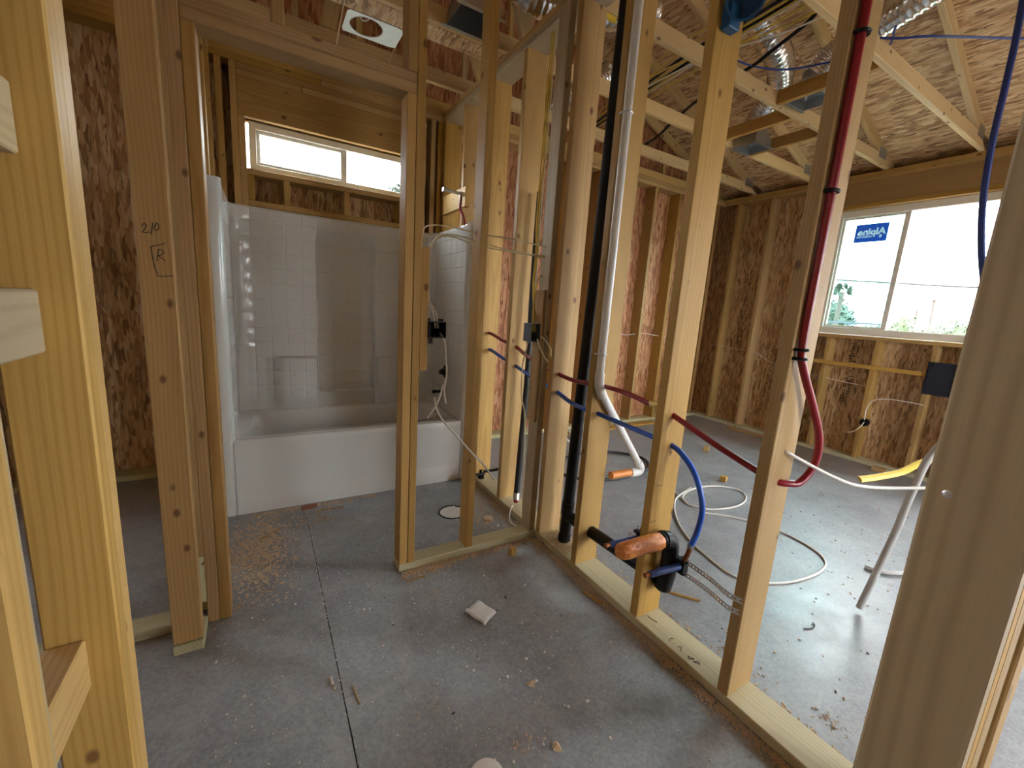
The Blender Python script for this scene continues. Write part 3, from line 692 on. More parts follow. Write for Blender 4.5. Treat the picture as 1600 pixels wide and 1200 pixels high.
# ------------------------------------------------------------------ drain and vent
vent = thing('vent_pipe', 'black vent pipe standing full height beside a partition stud', 'pipe', (0.09, 1.02, 0.039))
tube('pipe_run', [(0.09, 1.02, 0.0385), (0.09, 1.013, 0.25), (0.088, 0.98, 1.3), (0.085, 0.94, 2.69)], 0.0302, 'black_plastic', vent, 16, smooth=False)
lathe('coupling', [(0, 0.0345), (1, 0.0345)], (0.09, 1.0145, 0.20), (0.09, 1.0125, 0.27), 'black_plastic', vent, 16)
lathe('coupling', [(0, 0.0345), (1, 0.0345)], (0.09, 1.02, 0.0385), (0.09, 1.019, 0.075), 'black_plastic', vent, 16)
dr = thing('sink_drain', 'black drain elbow with a stub wrapped in orange tape', 'pipe', (0.09, 0.36, 0.2))
tube('drain_pipe', [(0.088, 0.995, 0.193), (0.086, 0.60, 0.206), (0.088, 0.395, 0.213)], 0.0302, 'black_plastic', dr, 16, smooth=False)
de = tube('drain_elbow', [(0.09, 0.43, 0.212), (0.093, 0.385, 0.216), (0.098, 0.362, 0.245), (0.098, 0.360, 0.30), (0.097, 0.360, 0.355), (0.088, 0.361, 0.392), (0.062, 0.362, 0.409), (0.03, 0.363, 0.413)], 0.0335, 'black_plastic', dr, 16)
lathe('elbow_hub', [(0, 0.037), (1, 0.037)], (0.07, 0.362, 0.406), (0.04, 0.3625, 0.413), 'black_plastic', de, 18)
lathe('trap_cup', [(0, 0.02), (0.15, 0.036), (0.85, 0.038), (1, 0.038)], (0.092, 0.372, 0.168), (0.098, 0.364, 0.26), 'black_plastic', dr, 18)
random.seed(3)
V = []; Fc = []; S_ = 18; n_ = 15
for i in range(n_):
    u = i/(n_-1); x = 0.026-0.215*u; r = 0.0335 if i else 0.031
    if i == n_-1: r = 0.028
    for k in range(S_):
        a = 2*math.pi*k/S_; rr = r+random.uniform(-0.0016, 0.0016); V.append((x, 0.363+0.006*u+rr*math.cos(a), 0.413+0.004*u+rr*math.sin(a)))
for i in range(n_-1):
    for k in range(S_): Fc.append((i*S_+k, i*S_+(k+1) % S_, (i+1)*S_+(k+1) % S_, (i+1)*S_+k))
Fc.append(tuple((n_-1)*S_+k for k in range(S_)))
from_pd('orange_tape_wrap', V, Fc, 'orange_tape', dr, smooth=60)
pv = thing('condensate_pipe', 'white plastic pipe running down a stud then slanting to an orange capped end', 'pipe', (0.36, 0.79, 0.49))
tube('pipe_run', [(0.012, 0.789, 2.75), (0.012, 0.789, 1.0)], 0.0185, 'pvc_white', pv, 14, smooth=False)
tube('elbow', [(0.012, 0.789, 1.02), (0.013, 0.789, 0.975), (0.022, 0.789, 0.945), (0.045, 0.789, 0.905)], 0.0225, 'pvc_white', pv, 14)
tube('slanted_pipe', [(0.035, 0.789, 0.925), (0.352, 0.789, 0.525)], 0.0185, 'pvc_white', pv, 14, smooth=False)
tube('lower_elbow', [(0.335, 0.789, 0.546), (0.358, 0.789, 0.515), (0.355, 0.789, 0.495), (0.325, 0.789, 0.492), (0.29, 0.789, 0.495)], 0.0225, 'pvc_white', pv, 14)
tube('capped_stub', [(0.30, 0.789, 0.495), (0.24, 0.789, 0.498), (0.155, 0.789, 0.500)], 0.019, 'orange_tape', pv, 14)
for z in (1.105, 2.10):
    tubes('pipe_clamp', [[(-0.012, 0.811, z), (-0.010, 0.785, z), (0.008, 0.768, z), (0.030, 0.780, z), (0.034, 0.811, z)]], 0.0035, 'steel', pv, 6)
sh = thing('shower_arm', 'steel shower pipe stub fixed to the block above the surround', 'pipe', (-0.006, 2.42, 2.07))
lathe('pipe_stub', [(0, 0.016), (0.12, 0.016), (0.13, 0.0105), (0.86, 0.0105), (0.87, 0.015), (1, 0.015)], (-0.006, 2.42, 2.082), (-0.155, 2.42, 2.09), 'steel', sh, 12)
tube('supply_pipe', [(-0.008, 2.425, 2.07), (-0.012, 2.43, 1.98), (0.012, 2.40, 1.9), (0.05, 2.40, 1.6), (0.06, 2.40, 1.0)], 0.0088, 'red_pipe', sh, 8)
fd = thing('capped_hose', 'black hose with red plugged end beside the plate', 'hose', (0.065, 1.50, 0.05))
ho = tube('hose', [(0.10, 1.53, 1.95), (0.09, 1.52, 1.4), (0.085, 1.50, 0.9), (0.075, 1.50, 0.5), (0.068, 1.50, 0.2), (0.062, 1.495, 0.10)], 0.019, 'dark_rubber', fd, 10)
lathe('steel_collar', [(0, 0.021), (1, 0.021)], (0.062, 1.495, 0.115), (0.055, 1.483, 0.075), 'steel', ho, 12)
lathe('red_plug', [(0, 0.016), (0.7, 0.016), (1, 0.011)], (0.055, 1.483, 0.077), (0.051, 1.475, 0.058), 'red_pipe', ho, 12)
hv = thing('hose_valve', 'small black valve clamped on the plate behind the tub end', 'valve', (0.06, 1.95, 0.04))
tubes('valve_body', [[(-0.03, 1.94, 0.075), (0.06, 1.945, 0.075)], [(0.03, 1.945, 0.06), (0.03, 1.945, 0.105)], [(0.05, 1.945, 0.09), (0.12, 1.92, 0.10), (0.14, 1.86, 0.13)]], 0.011, 'black_plastic', hv, 8)
box('valve_foot', (0.015, 1.925, 0.0385), (0.05, 1.965, 0.066), 'black_plastic', hv, 0.003)

# ------------------------------------------------------------------ electrical boxes
def open_box(name, lo, hi, open_axis, mat, parent, wall=0.004):
    """five sided box, open towards -axis ('x' or 'y')"""
    bm = bmesh.new(); bmesh.ops.create_cube(bm, size=1)
    d = [hi[i]-lo[i] for i in range(3)]; bmesh.ops.scale(bm, vec=d, verts=bm.verts)
    ax = 'xyz'.index(open_axis); bmesh.ops.delete(bm, geom=[f for f in bm.faces if f.normal[ax] < -0.9], context='FACES')
    me = bpy.data.meshes.new(name); bm.to_mesh(me); bm.free()
    o = link(name, me, mat); o.location = [(lo[i]+hi[i])/2 for i in range(3)]; place(o, parent)
    m = o.modifiers.new('wall', 'SOLIDIFY'); m.thickness = wall; m.offset = -1; return o
eb = thing('switch_box', 'black plastic switch box on the doorway stud with white cables', 'electrical box', (-0.63, 1.2, 1.13))
open_box('box_body', (-0.6725, 1.166, 1.13), (-0.592, 1.245, 1.203), 'y', 'black_plastic', eb)
for x in (-0.666, -0.605): box('cable_clamp', (x, 1.20, 1.2035), (x+0.012, 1.24, 1.216), 'black_plastic', eb, 0.001)
box('mounting_tab', (-0.6725, 1.164, 1.105), (-0.655, 1.172, 1.1295), 'black_plastic', eb, 0.001)
eg = thing('outlet_box', 'grey plastic outlet box on the corner stud with yellow cables', 'electrical box', (-0.09, 1.2, 1.1))
open_box('box_body', (-0.117, 1.19, 1.118), (-0.0595, 1.262, 1.212), 'y', 'box_grey', eg)
er = thing('panel_box', 'dark blue electrical box on the bedroom wall under the window', 'electrical box', (XW-0.03, 0.55, 0.77))
open_box('box_body', (XW-0.034, 0.46, 0.775), (XW-0.0195, 0.642, 1.06), 'x', 'box_blue', er); box('box_back', (XW-0.026, 0.47, 0.785), (XW-0.0196, 0.63, 1.05), 'box_blue', er)
box('knockout', (XW-0.031, 0.60, 1.02), (XW-0.026, 0.625, 1.045), 'black_plastic', er)
es = thing('low_voltage_ring', 'small black ring box low on the bedroom wall stud', 'electrical box', (XW-0.02, 0.965, 0.40))
lathe('ring_body', [(0, 0.036), (0.9, 0.036), (1, 0.033)], (XW-0.001, 0.99, 0.412), (XW-0.05, 0.99, 0.412), 'black_plastic', es, 16)
eb2 = thing('fan_box', 'blue round ceiling box nailed high on a partition stud', 'electrical box', (0.06, 0.38, 2.27))
ax_ = Vector((-0.62, -0.62, -0.48)).normalized(); c0 = Vector((0.075, 0.375, 2.32))
xa = ax_.orthogonal().normalized(); ya = ax_.cross(xa); V = []; Fc = []
for t_, r_ in ((0, 0.0), (0, 0.058), (0.07, 0.058), (0.07, 0.052), (0.008, 0.052), (0.008, 0.0)):
    for k in range(24):
        a = 2*math.pi*k/24; V.append(c0+ax_*t_+xa*math.cos(a)*r_+ya*math.sin(a)*r_)
for i in range(5):
    for k in range(24): Fc.append((i*24+k, i*24+(k+1) % 24, (i+1)*24+(k+1) % 24, (i+1)*24+k))
from_pd('box_body', V, Fc, 'round_blue', eb2, smooth=40)
box('mounting_bracket', (0.02, 0.372, 2.225), (0.075, 0.4058, 2.30), 'round_blue', eb2, 0.003)

# ------------------------------------------------------------------ cables
def cable(name, label, pts, r, mat, group=None, n=6, sides=6):
    o = tube(name, pts, r, mat, None, sides, n); return tag(o, label, 'cable', group)
cable('electrical_cable', 'white cable looping from the doorway post across to the corner stud, upper run', [(-0.668, 1.27, 1.545), (-0.668, 1.29, 1.60), (-0.64, 1.30, 1.628), (-0.55, 1.29, 1.636), (-0.42, 1.225, 1.615), (-0.247, 1.215, 1.612), (-0.05, 1.215, 1.602)], 0.0038, 'cream_cable')
c2 = tubes('electrical_cable', [[(-0.640, 1.265, 1.53), (-0.60, 1.29, 1.585), (-0.545, 1.29, 1.602), (-0.48, 1.26, 1.594), (-0.42, 1.222, 1.575), (-0.243, 1.215, 1.559), (-0.05, 1.215, 1.555)], [(-0.650, 1.262, 1.53), (-0.61, 1.28, 1.57), (-0.545, 1.285, 1.594), (-0.42, 1.222, 1.560), (-0.243, 1.215, 1.553), (-0.05, 1.215, 1.548)]], 0.0036, 'cream_cable')
tag(c2, 'pair of white cables strung from the switch post to the corner stud, lower run', 'cable')
for k, (dx, lab) in enumerate(((0, 'white cable dropping into the black switch box from above, left one'), (0.013, 'white cable dropping into the black switch box from above, right one'))):
    cable('electrical_cable', lab, [(-0.664+dx, 1.266, 1.52), (-0.662+dx, 1.262, 1.36), (-0.655+dx, 1.258, 1.29), (-0.632+dx, 1.235, 1.24), (-0.622+dx, 1.222, 1.17)], 0.004, 'white_cable')
cable('electrical_cable', 'white cable hanging straight down from the black switch box', [(-0.607, 1.205, 1.15), (-0.590, 1.185, 1.115), (-0.578, 1.19, 1.03), (-0.572, 1.19, 0.96), (-0.582, 1.19, 0.89), (-0.571, 1.19, 0.82)], 0.0045, 'white_cable')
cable('electrical_cable', 'white cable end crossing left below the black switch box', [(-0.585, 1.195, 0.91), (-0.60, 1.19, 0.86), (-0.62, 1.19, 0.81), (-0.66, 1.19, 0.755)], 0.0042, 'white_cable')
cable('electrical_cable', 'long white cable swinging from the switch box down to the floor plate', [(-0.632, 1.18, 0.855), (-0.625, 1.166, 0.80), (-0.595, 1.158, 0.745), (-0.53, 1.155, 0.672), (-0.43, 1.155, 0.56), (-0.36, 1.155, 0.485), (-0.305, 1.155, 0.405)], 0.0045, 'white_cable')
for k in range(3):
    d = k*0.011
    cable('electrical_cable', ['yellow cable stapled down the partition stud beside the black pipe', 'second yellow cable stapled down the partition stud', 'white cable stapled down the partition stud beside yellow ones'][k],
          [(0.16-d, 1.20, 2.84), (0.147-d, 1.19, 2.70), (0.12-d, 1.185, 2.55), (0.10-d*0.7, 1.18, 2.33), (0.105-d*0.5, 1.178, 2.04), (0.095-d*0.4, 1.177, 1.83), (0.075-d*0.4, 1.177, 1.64), (0.055, 1.178+k*0.006, 1.50)], 0.0042, ['yellow_cable', 'yellow_cable', 'white_cable'][k])
for k in range(3):
    d = k*0.012
    cable('electrical_cable', ['yellow cable hanging behind the corner stud into the grey box', 'second yellow cable hanging behind the corner stud', 'white cable hanging behind the corner stud'][k],
          [(0.03+d, 1.42, 2.7), (0.01+d, 1.40, 2.2), (-0.01+d, 1.38, 1.765), (-0.012+d*0.7, 1.36, 1.60), (-0.03+d*0.6, 1.34, 1.43), (-0.05+d*0.4, 1.29, 1.32), (-0.075+d*0.3, 1.235, 1.24), (-0.085+d*0.2, 1.21, 1.17)], 0.004, ['yellow_cable', 'yellow_cable', 'cream_cable'][k])
cable('electrical_cable', 'yellow cable coming out of a drilled hole above the grey box', [(-0.02, 1.235, 1.458), (-0.058, 1.235, 1.453), (-0.078, 1.232, 1.40), (-0.088, 1.228, 1.31), (-0.092, 1.222, 1.21), (-0.092, 1.21, 1.17)], 0.0042, 'yellow_cable')
for k, L in enumerate(([(-0.088, 1.17, 1.135), (-0.082, 1.155, 1.10), (-0.055, 1.145, 1.05), (-0.03, 1.14, 1.02)], [(-0.066, 1.17, 1.15), (-0.05, 1.15, 1.13), (-0.022, 1.14, 1.09), (-0.018, 1.138, 1.05)])):
    cable('electrical_cable', ['cream cable tail hanging slanted out of the grey box', 'cream cable tail curling out of the grey box'][k], L, 0.0045, 'cream_cable')
cable('electrical_cable', 'white cable dropping from the grey box down to the plate', [(-0.10, 1.235, 1.125), (-0.07, 1.30, 1.05), (-0.02, 1.40, 0.966), (-0.012, 1.40, 0.775), (0.02, 1.40, 0.66), (0.01, 1.36, 0.4), (0.01, 1.33, 0.08)], 0.0042, 'cream_cable')
cable('electrical_cable', 'white cable curving over the partition plate near the drain flange', [(0.01, 1.45, 0.06), (-0.02, 1.42, 0.055), (-0.05, 1.38, 0.022), (-0.055, 1.33, 0.008), (-0.03, 1.285, 0.008)], 0.0045, 'white_cable')
# bundle over the trusses
random.seed(5)
bund = [('yellow_cable', 0.0, 'yellow cable in the bundle lying across the trusses'), ('yellow_cable', 0.05, None), ('white_cable', 0.02, 'white cable in the bundle lying across the trusses'), ('black_plastic', -0.03, 'black cable in the bundle lying across the trusses'), ('yellow_cable', -0.06, None), ('white_cable', 0.08, 'w'), ('yellow_cable', 0.11, None), ('black_plastic', 0.03, 'b'), ('yellow_cable', -0.1, None)]
for k, (m, off, lab) in enumerate(bund):
    lab = {'yellow_cable': 'yellow cable in the bundle lying across the trusses', 'white_cable': 'white cable in the bundle lying across the trusses', 'black_plastic': 'thick black cable in the bundle lying across the trusses'}[m]
    z = ZD+0.0905+0.008+0.009*(k % 3)
    cable('electrical_cable', lab, [(0.93+off*0.6, -0.6, z), (0.96+off, 0.3, z+0.01), (1.0+off, 0.92, z), (1.02+off*1.3, 1.317, z+0.005), (1.10+off, 1.85, z), (1.2+off*0.9, 2.30, z+0.006), (1.26+off*0.7, 2.72, z)], 0.009 if m == 'black_plastic' else 0.0048, m, 'cables bundled over the trusses')
cable('electrical_cable', 'lone white cable drooping across the truss near the bundle', [(1.30, 0.35, 2.88), (1.22, 0.9, 2.868), (1.10, 1.25, 2.87), (1.02, 1.45, 2.83), (0.98, 1.75, 2.80)], 0.0048, 'white_cable')
cable('electrical_cable', 'lone yellow cable drooping across the truss near the bundle', [(1.22, 0.35, 2.89), (1.17, 0.9, 2.87), (1.07, 1.25, 2.872), (0.98, 1.47, 2.85), (0.93, 1.78, 2.82)], 0.0048, 'yellow_cable')
cable('electrical_cable', 'thick black cable passing over the truss toward the red pipe stud', [(1.20, 0.70, 2.95), (1.30, 0.83, 2.92), (1.36, 1.05, 2.89), (1.40, 1.21, 2.872), (1.52, 1.6, 2.90), (1.75, 2.0, 2.96), (1.95, 2.43, 2.95), (1.82, 2.49, 2.84), (1.77, 2.52, 2.70), (1.765, 2.53, 2.58)], 0.0115, 'black_plastic')
cable('electrical_cable', 'blue cable sagging from the truss to the red pipe stud', [(1.20, 1.238, 2.885), (1.37, 1.20, 2.872), (1.56, 1.10, 2.865), (1.70, 0.93, 2.875), (1.80, 0.67, 2.875), (1.62, 0.56, 2.875)], 0.0055, 'blue_cable')
cable('electrical_cable', 'blue cable stretched across below the roof deck', [(1.62, 0.665, 2.87), (1.66, 0.56, 2.83), (1.72, 0.447, 2.81), (1.875, 0.317, 2.80), (2.076, 0.177, 2.80), (2.5, -0.1, 2.82)], 0.006, 'blue_cable')
cable('electrical_cable', 'dark blue cable hanging beside the near post in front of the window', [(0.62, -0.10, 2.9), (0.60, -0.149, 2.248), (0.60, -0.157, 2.031), (0.60, -0.160, 1.857), (0.60, -0.175, 1.672), (0.60, -0.215, 1.47), (0.60, -0.30, 1.2)], 0.0085, 'blue_cable', sides=8)
# bedroom wall wires
wy = XW+0.05
cable('electrical_cable', 'thin white wire threaded through the bedroom wall studs', [(2.0, YB+0.05, 1.10), (2.3, YB+0.05, 1.06), (2.6, YB+0.05, 1.085), (2.9, YB+0.05, 1.06), (3.3, YB+0.05, 1.07)], 0.0035, 'white_cable')
cable('electrical_cable', 'thin white wire along the bedroom window wall', [(wy, 2.8, 0.98), (wy, 2.45, 0.96), (wy, 2.2, 0.945), (wy, 2.0, 0.86), (wy, 1.7, 0.80), (wy, 1.3, 0.765), (wy, 1.03, 0.75)], 0.0035, 'white_cable')
cable('electrical_cable', 'white wire arching from the small ring box to the blue box', [(XW-0.055, 0.985, 0.44), (XW-0.06, 0.985, 0.55), (XW-0.06, 0.95, 0.64), (XW-0.05, 0.85, 0.675), (XW-0.04, 0.72, 0.68), (XW-0.04, 0.60, 0.675)], 0.004, 'white_cable')
cable('electrical_cable', 'white wire tail hanging out of the small ring box', [(XW-0.045, 0.985, 0.42), (XW-0.09, 1.0, 0.36), (XW-0.12, 1.04, 0.31), (XW-0.12, 1.10, 0.29)], 0.004, 'white_cable')
# floor cables
def ring(cx, cy, rx, ry, n, turns, rot=0, z=0.006, dz=0.004, jitter=0.012):
    P = []
    for k in range(int(n*turns)+1):
        a = 2*math.pi*k/n+rot; j = 1+random.uniform(-jitter, jitter); P.append((cx+rx*math.cos(a)*j, cy+ry*math.sin(a)*j, z+dz*k/n))
    return P
cable('coiled_cable', 'black cable coiled in one loop on the bedroom slab', ring(1.16, 1.86, 0.46, 0.28, 16, 1.15, 2.4, 0.0145)+[(0.9, 2.35, 0.02), (1.15, 2.6, 0.2), (1.2, 2.66, 0.45)], 0.0125, 'dark_rubber', sides=8)
cable('coiled_cable', 'white cable in a small loop on the bedroom slab', [(1.5, 1.5, 0.008), (1.30, 1.22, 0.006)]+ring(1.53, 1.06, 0.30, 0.16, 14, 1.1, 2.6, 0.006), 0.006, 'white_cable')
cable('coiled_cable', 'white cable in a wide loop on the bedroom slab', [(1.49, 1.24, 0.012), (1.20, 1.15, 0.010), (0.99, 0.98, 0.007), (0.84, 0.78, 0.006), (0.76, 0.58, 0.006), (0.74, 0.40, 0.006), (0.90, 0.28, 0.006), (1.13, 0.235, 0.006), (1.31, 0.25, 0.006), (1.41, 0.32, 0.006), (1.46, 0.45, 0.006), (1.45, 0.62, 0.008), (1.36, 0.80, 0.008), (1.2, 0.95, 0.008)], 0.006, 'white_cable')
cable('electrical_cable', 'white cable pulled from the stud hole above the red loop', [(0.078, 0.02, 0.905), (0.079, -0.005, 0.902), (0.14, -0.03, 0.872), (0.24, -0.075, 0.825), (0.33, -0.115, 0.795), (0.45, -0.17, 0.79), (0.6, -0.25, 0.80)], 0.0055, 'white_cable')
for k, L in enumerate(([(1.15, 2.55, 0.6), (1.08, 2.5, 0.35), (1.15, 2.40, 0.12), (1.22, 2.33, 0.02), (1.3, 2.2, 0.012)], [(1.2, 2.6, 0.7), (1.16, 2.58, 0.4), (1.25, 2.5, 0.15), (1.38, 2.42, 0.05), (1.5, 2.5, 0.012)], [(1.05, 2.45, 0.012), (1.2, 2.52, 0.06), (1.35, 2.45, 0.10), (1.5, 2.3, 0.15)])):
    cable('electrical_cable', ['white cable end dropping beside the black coil', 'cream cable end dropping by the rear wall', 'loose yellow cable lying behind the black coil'][k], L, 0.006, ['white_cable', 'cream_cable', 'yellow_cable'][k])
tag(tube('conduit_tail', [(1.035, -0.002, 0.022), (1.045, -0.03, 0.24), (1.05, -0.055, 0.43), (1.06, -0.072, 0.62), (1.10, -0.10, 0.82), (1.2, -0.2, 1.0)], 0.0145, 'grey_pipe', None, 10), 'grey flexible tube end standing on the slab by the near post', 'tube')
tag(tube('conduit_tail', [(1.50, 0.14, 0.012), (1.52, 0.09, 0.0135), (1.56, 0.05, 0.0135), (1.66, 0.0, 0.0135)], 0.012, 'grey_pipe', None, 10), 'grey flexible tube curving on the slab', 'tube')
tag(tube('edge_strip', [(2.32, 0.50, 0.245), (2.5, 0.46, 0.25), (2.75, 0.40, 0.275), (3.0, 0.37, 0.32), (3.3, 0.25, 0.42), (3.735, 0.05, 0.60)], 0.024, 'yellow_cable', None, 8, flat=0.45), 'flat yellow strip sticking out beyond the near post', 'strip')

# ------------------------------------------------------------------ ducts overhead
def boot(name, label, x0, x1, y0, y1, z, neck, rn):
    t = thing(name, label, 'duct boot', ((x0+x1)/2, (y0+y1)/2, z)); cxb, cyb = (x0+x1)/2, (y0+y1)/2; n = Vector(neck)
    V = [(x0, y0, z), (x1, y0, z), (x1, y1, z), (x0, y1, z), (x0, y0, z+0.06), (x1, y0, z+0.06), (x1, y1, z+0.06), (x0, y1, z+0.06)]
    Fc = [(0, 1, 5, 4), (1, 2, 6, 5), (2, 3, 7, 6), (3, 0, 4, 7)]; S_ = 24; b = len(V)
    for k in range(S_):
        a = 2*math.pi*(k+0.5)/S_-math.pi*0.75; V.append((n.x+rn*math.cos(a), n.y+rn*math.sin(a), n.z))
    for k in range(S_): V.append((n.x+rn*math.cos(2*math.pi*(k+0.5)/S_-math.pi*0.75), n.y+rn*math.sin(2*math.pi*(k+0.5)/S_-math.pi*0.75), n.z+0.05))
    per = S_//4
    for q in range(4):
        for k in range(per): Fc.append((4+q, b+(q*per+k-per//2+0) % S_, b+(q*per+k+1-per//2) % S_))
        Fc.append((4+q, b+(q*per+per-per//2) % S_, 4+(q+1) % 4))
    for k in range(S_): Fc.append((b+k, b+S_+k, b+S_+(k+1) % S_, b+(k+1) % S_))
    o = from_pd('boot_body', V, Fc, 'sheet_metal', t); m = o.modifiers.new('t', 'SOLIDIFY'); m.thickness = 0.0015
    fl = 0.025
    box('boot_flange', (x0-fl, y0-fl, z-0.002), (x1+fl, y0, z), 'sheet_metal', t); box('boot_flange', (x0-fl, y1, z-0.002), (x1+fl, y1+fl, z), 'sheet_metal', t)
    return t
def flex(name, label, pts, r):
    P = spline(pts, 26); R = [r*(1+0.045*math.sin(i*2.1)+random.uniform(-0.02, 0.02)) for i in range(len(P))]
    v, f = tube_geo(P, R, 18); o = from_pd(name, v, f, 'foil', None, smooth=75); return tag(o, label, 'duct')
random.seed(11)
boot('duct_boot', 'grey metal duct boot hung over the toilet space', -0.385, -0.16, 1.64, 1.835, 2.775, (-0.26, 1.73, 3.0), 0.085)
flex('flexible_duct', 'silver foil duct leaving the boot over the toilet space', [(-0.26, 1.73, 3.04), (-0.2, 1.72, 3.11), (-0.06, 1.70, 3.06), (0.06, 1.66, 2.98), (0.35, 1.6, 2.99), (0.8, 1.5, 3.1)], 0.088)
boot('duct_boot', 'grey metal duct boot framed between the bedroom trusses', 2.26, 2.49, 1.645, 1.835, 2.762, (2.36, 1.74, 2.92), 0.085)
flex('flexible_duct', 'silver foil duct above the framed bedroom boot', [(2.36, 1.74, 2.95), (2.34, 1.66, 3.06), (2.25, 1.52, 3.13), (2.0, 1.40, 3.2), (1.6, 1.35, 3.3)], 0.09)
flex('flexible_duct', 'silver foil duct drooping by the rear wall behind the corner stud', [(1.1, 2.2, 3.15), (0.95, 2.28, 3.02), (0.86, 2.6, 2.95), (0.95, 2.72, 3.08), (1.2, 2.70, 3.2)], 0.08)
flex('flexible_duct', 'silver foil duct running under the deck above the red pipe stud', [(1.95, 1.09, 2.95), (1.96, 1.0, 3.04), (1.97, 0.80, 3.11), (1.93, 0.50, 3.17), (1.8, 0.1, 3.22)], 0.085)
boot('duct_boot', 'grey metal duct boot beside the thick black cable', 1.85, 2.05, 0.99, 1.19, 2.79, (1.95, 1.09, 2.92), 0.08)
for xa in (2.06, 2.52): lum('duct_frame', (xa, 1.2765, ZD), (xa+T, 1.8465, ZD+W4), 'pine_dark', roof)
lum('duct_frame', (1.78, 0.666, ZD), (1.78+T, 1.2365, ZD+W4), 'pine_dark', roof)
panel('strand_board_strip', (-0.005, 1.888, ZD+0.001), (-1.25, 0, 0), (0, 0.135, 0), 0.012, 'osb', roof)
# white plate with a round hole
wpz = 2.80; PX0, PX1, PY0, PY1 = -0.852, -0.545, 2.08, 2.295; hc = (-0.735, 2.185); hr = 0.088
pt = thing('vent_plate', 'white metal plate with a round hole hung over the tub', 'vent plate', (hc[0], hc[1], wpz))
V = []; Fc = []; n_ = 40
for k in range(n_):
    a = 2*math.pi*k/n_; V.append((hc[0]+hr*math.cos(a), hc[1]+hr*math.sin(a), wpz))
for k in range(n_):
    a = 2*math.pi*k/n_; c_, s_ = math.cos(a), math.sin(a); t_ = min(((PX1-hc[0]) if c_ > 0 else (hc[0]-PX0))/max(abs(c_), 1e-6), ((PY1-hc[1]) if s_ > 0 else (hc[1]-PY0))/max(abs(s_), 1e-6))
    V.append((hc[0]+t_*c_, hc[1]+t_*s_, wpz))
for k in range(n_): Fc.append((k, (k+1) % n_, n_+(k+1) % n_, n_+k))
o = from_pd('plate', V, Fc, 'white_metal', pt); o.modifiers.new('t', 'SOLIDIFY').thickness = 0.002
tube('hole_rim', [(hc[0]+(hr+0.003)*math.cos(2*math.pi*k/30), hc[1]+(hr+0.003)*math.sin(2*math.pi*k/30), wpz+0.002) for k in range(31)], 0.003, 'sheet_metal', pt, 6, 2)
for L in ([(-0.889, 1.84, 2.80), (-0.885, 2.05, 2.76), (-0.883, 2.285, 2.70)], [(-0.545, 2.28, 2.795), (-0.57, 2.275, 2.75), (-0.583, 2.271, 2.70)]):
    tube('hanger_wire', L, 0.0035, 'cream_cable', pt, 6)
tube('duct_strap', [(-0.80, 2.15, 2.86), (-0.75, 2.19, 2.83), (-0.70, 2.14, 2.85)], 0.004, 'white_cable', pt, 6)
for i, (x, y) in enumerate(((0.30, 1.96), (0.24, 1.25))):
    tag(box('cable_tag', (x, y, ZD-0.03), (x+0.06, y+0.004, ZD-0.0005), 'yellow_tag'), ['yellow tag stapled under the truss by the corner stud', 'yellow tag stapled under the truss by the black pipe'][i], 'tag')
# screw and hole in the near post
sc = thing('deck_screw', 'bright screw head driven into the near post', 'screw', (-0.6202, -0.4915, 1.106))
lathe('screw_head', [(0, 0.0048), (0.6, 0.0048), (1, 0.003)], (-0.6200, -0.4915, 1.106), (-0.6222, -0.4915, 1.106), 'steel', sc, 16)

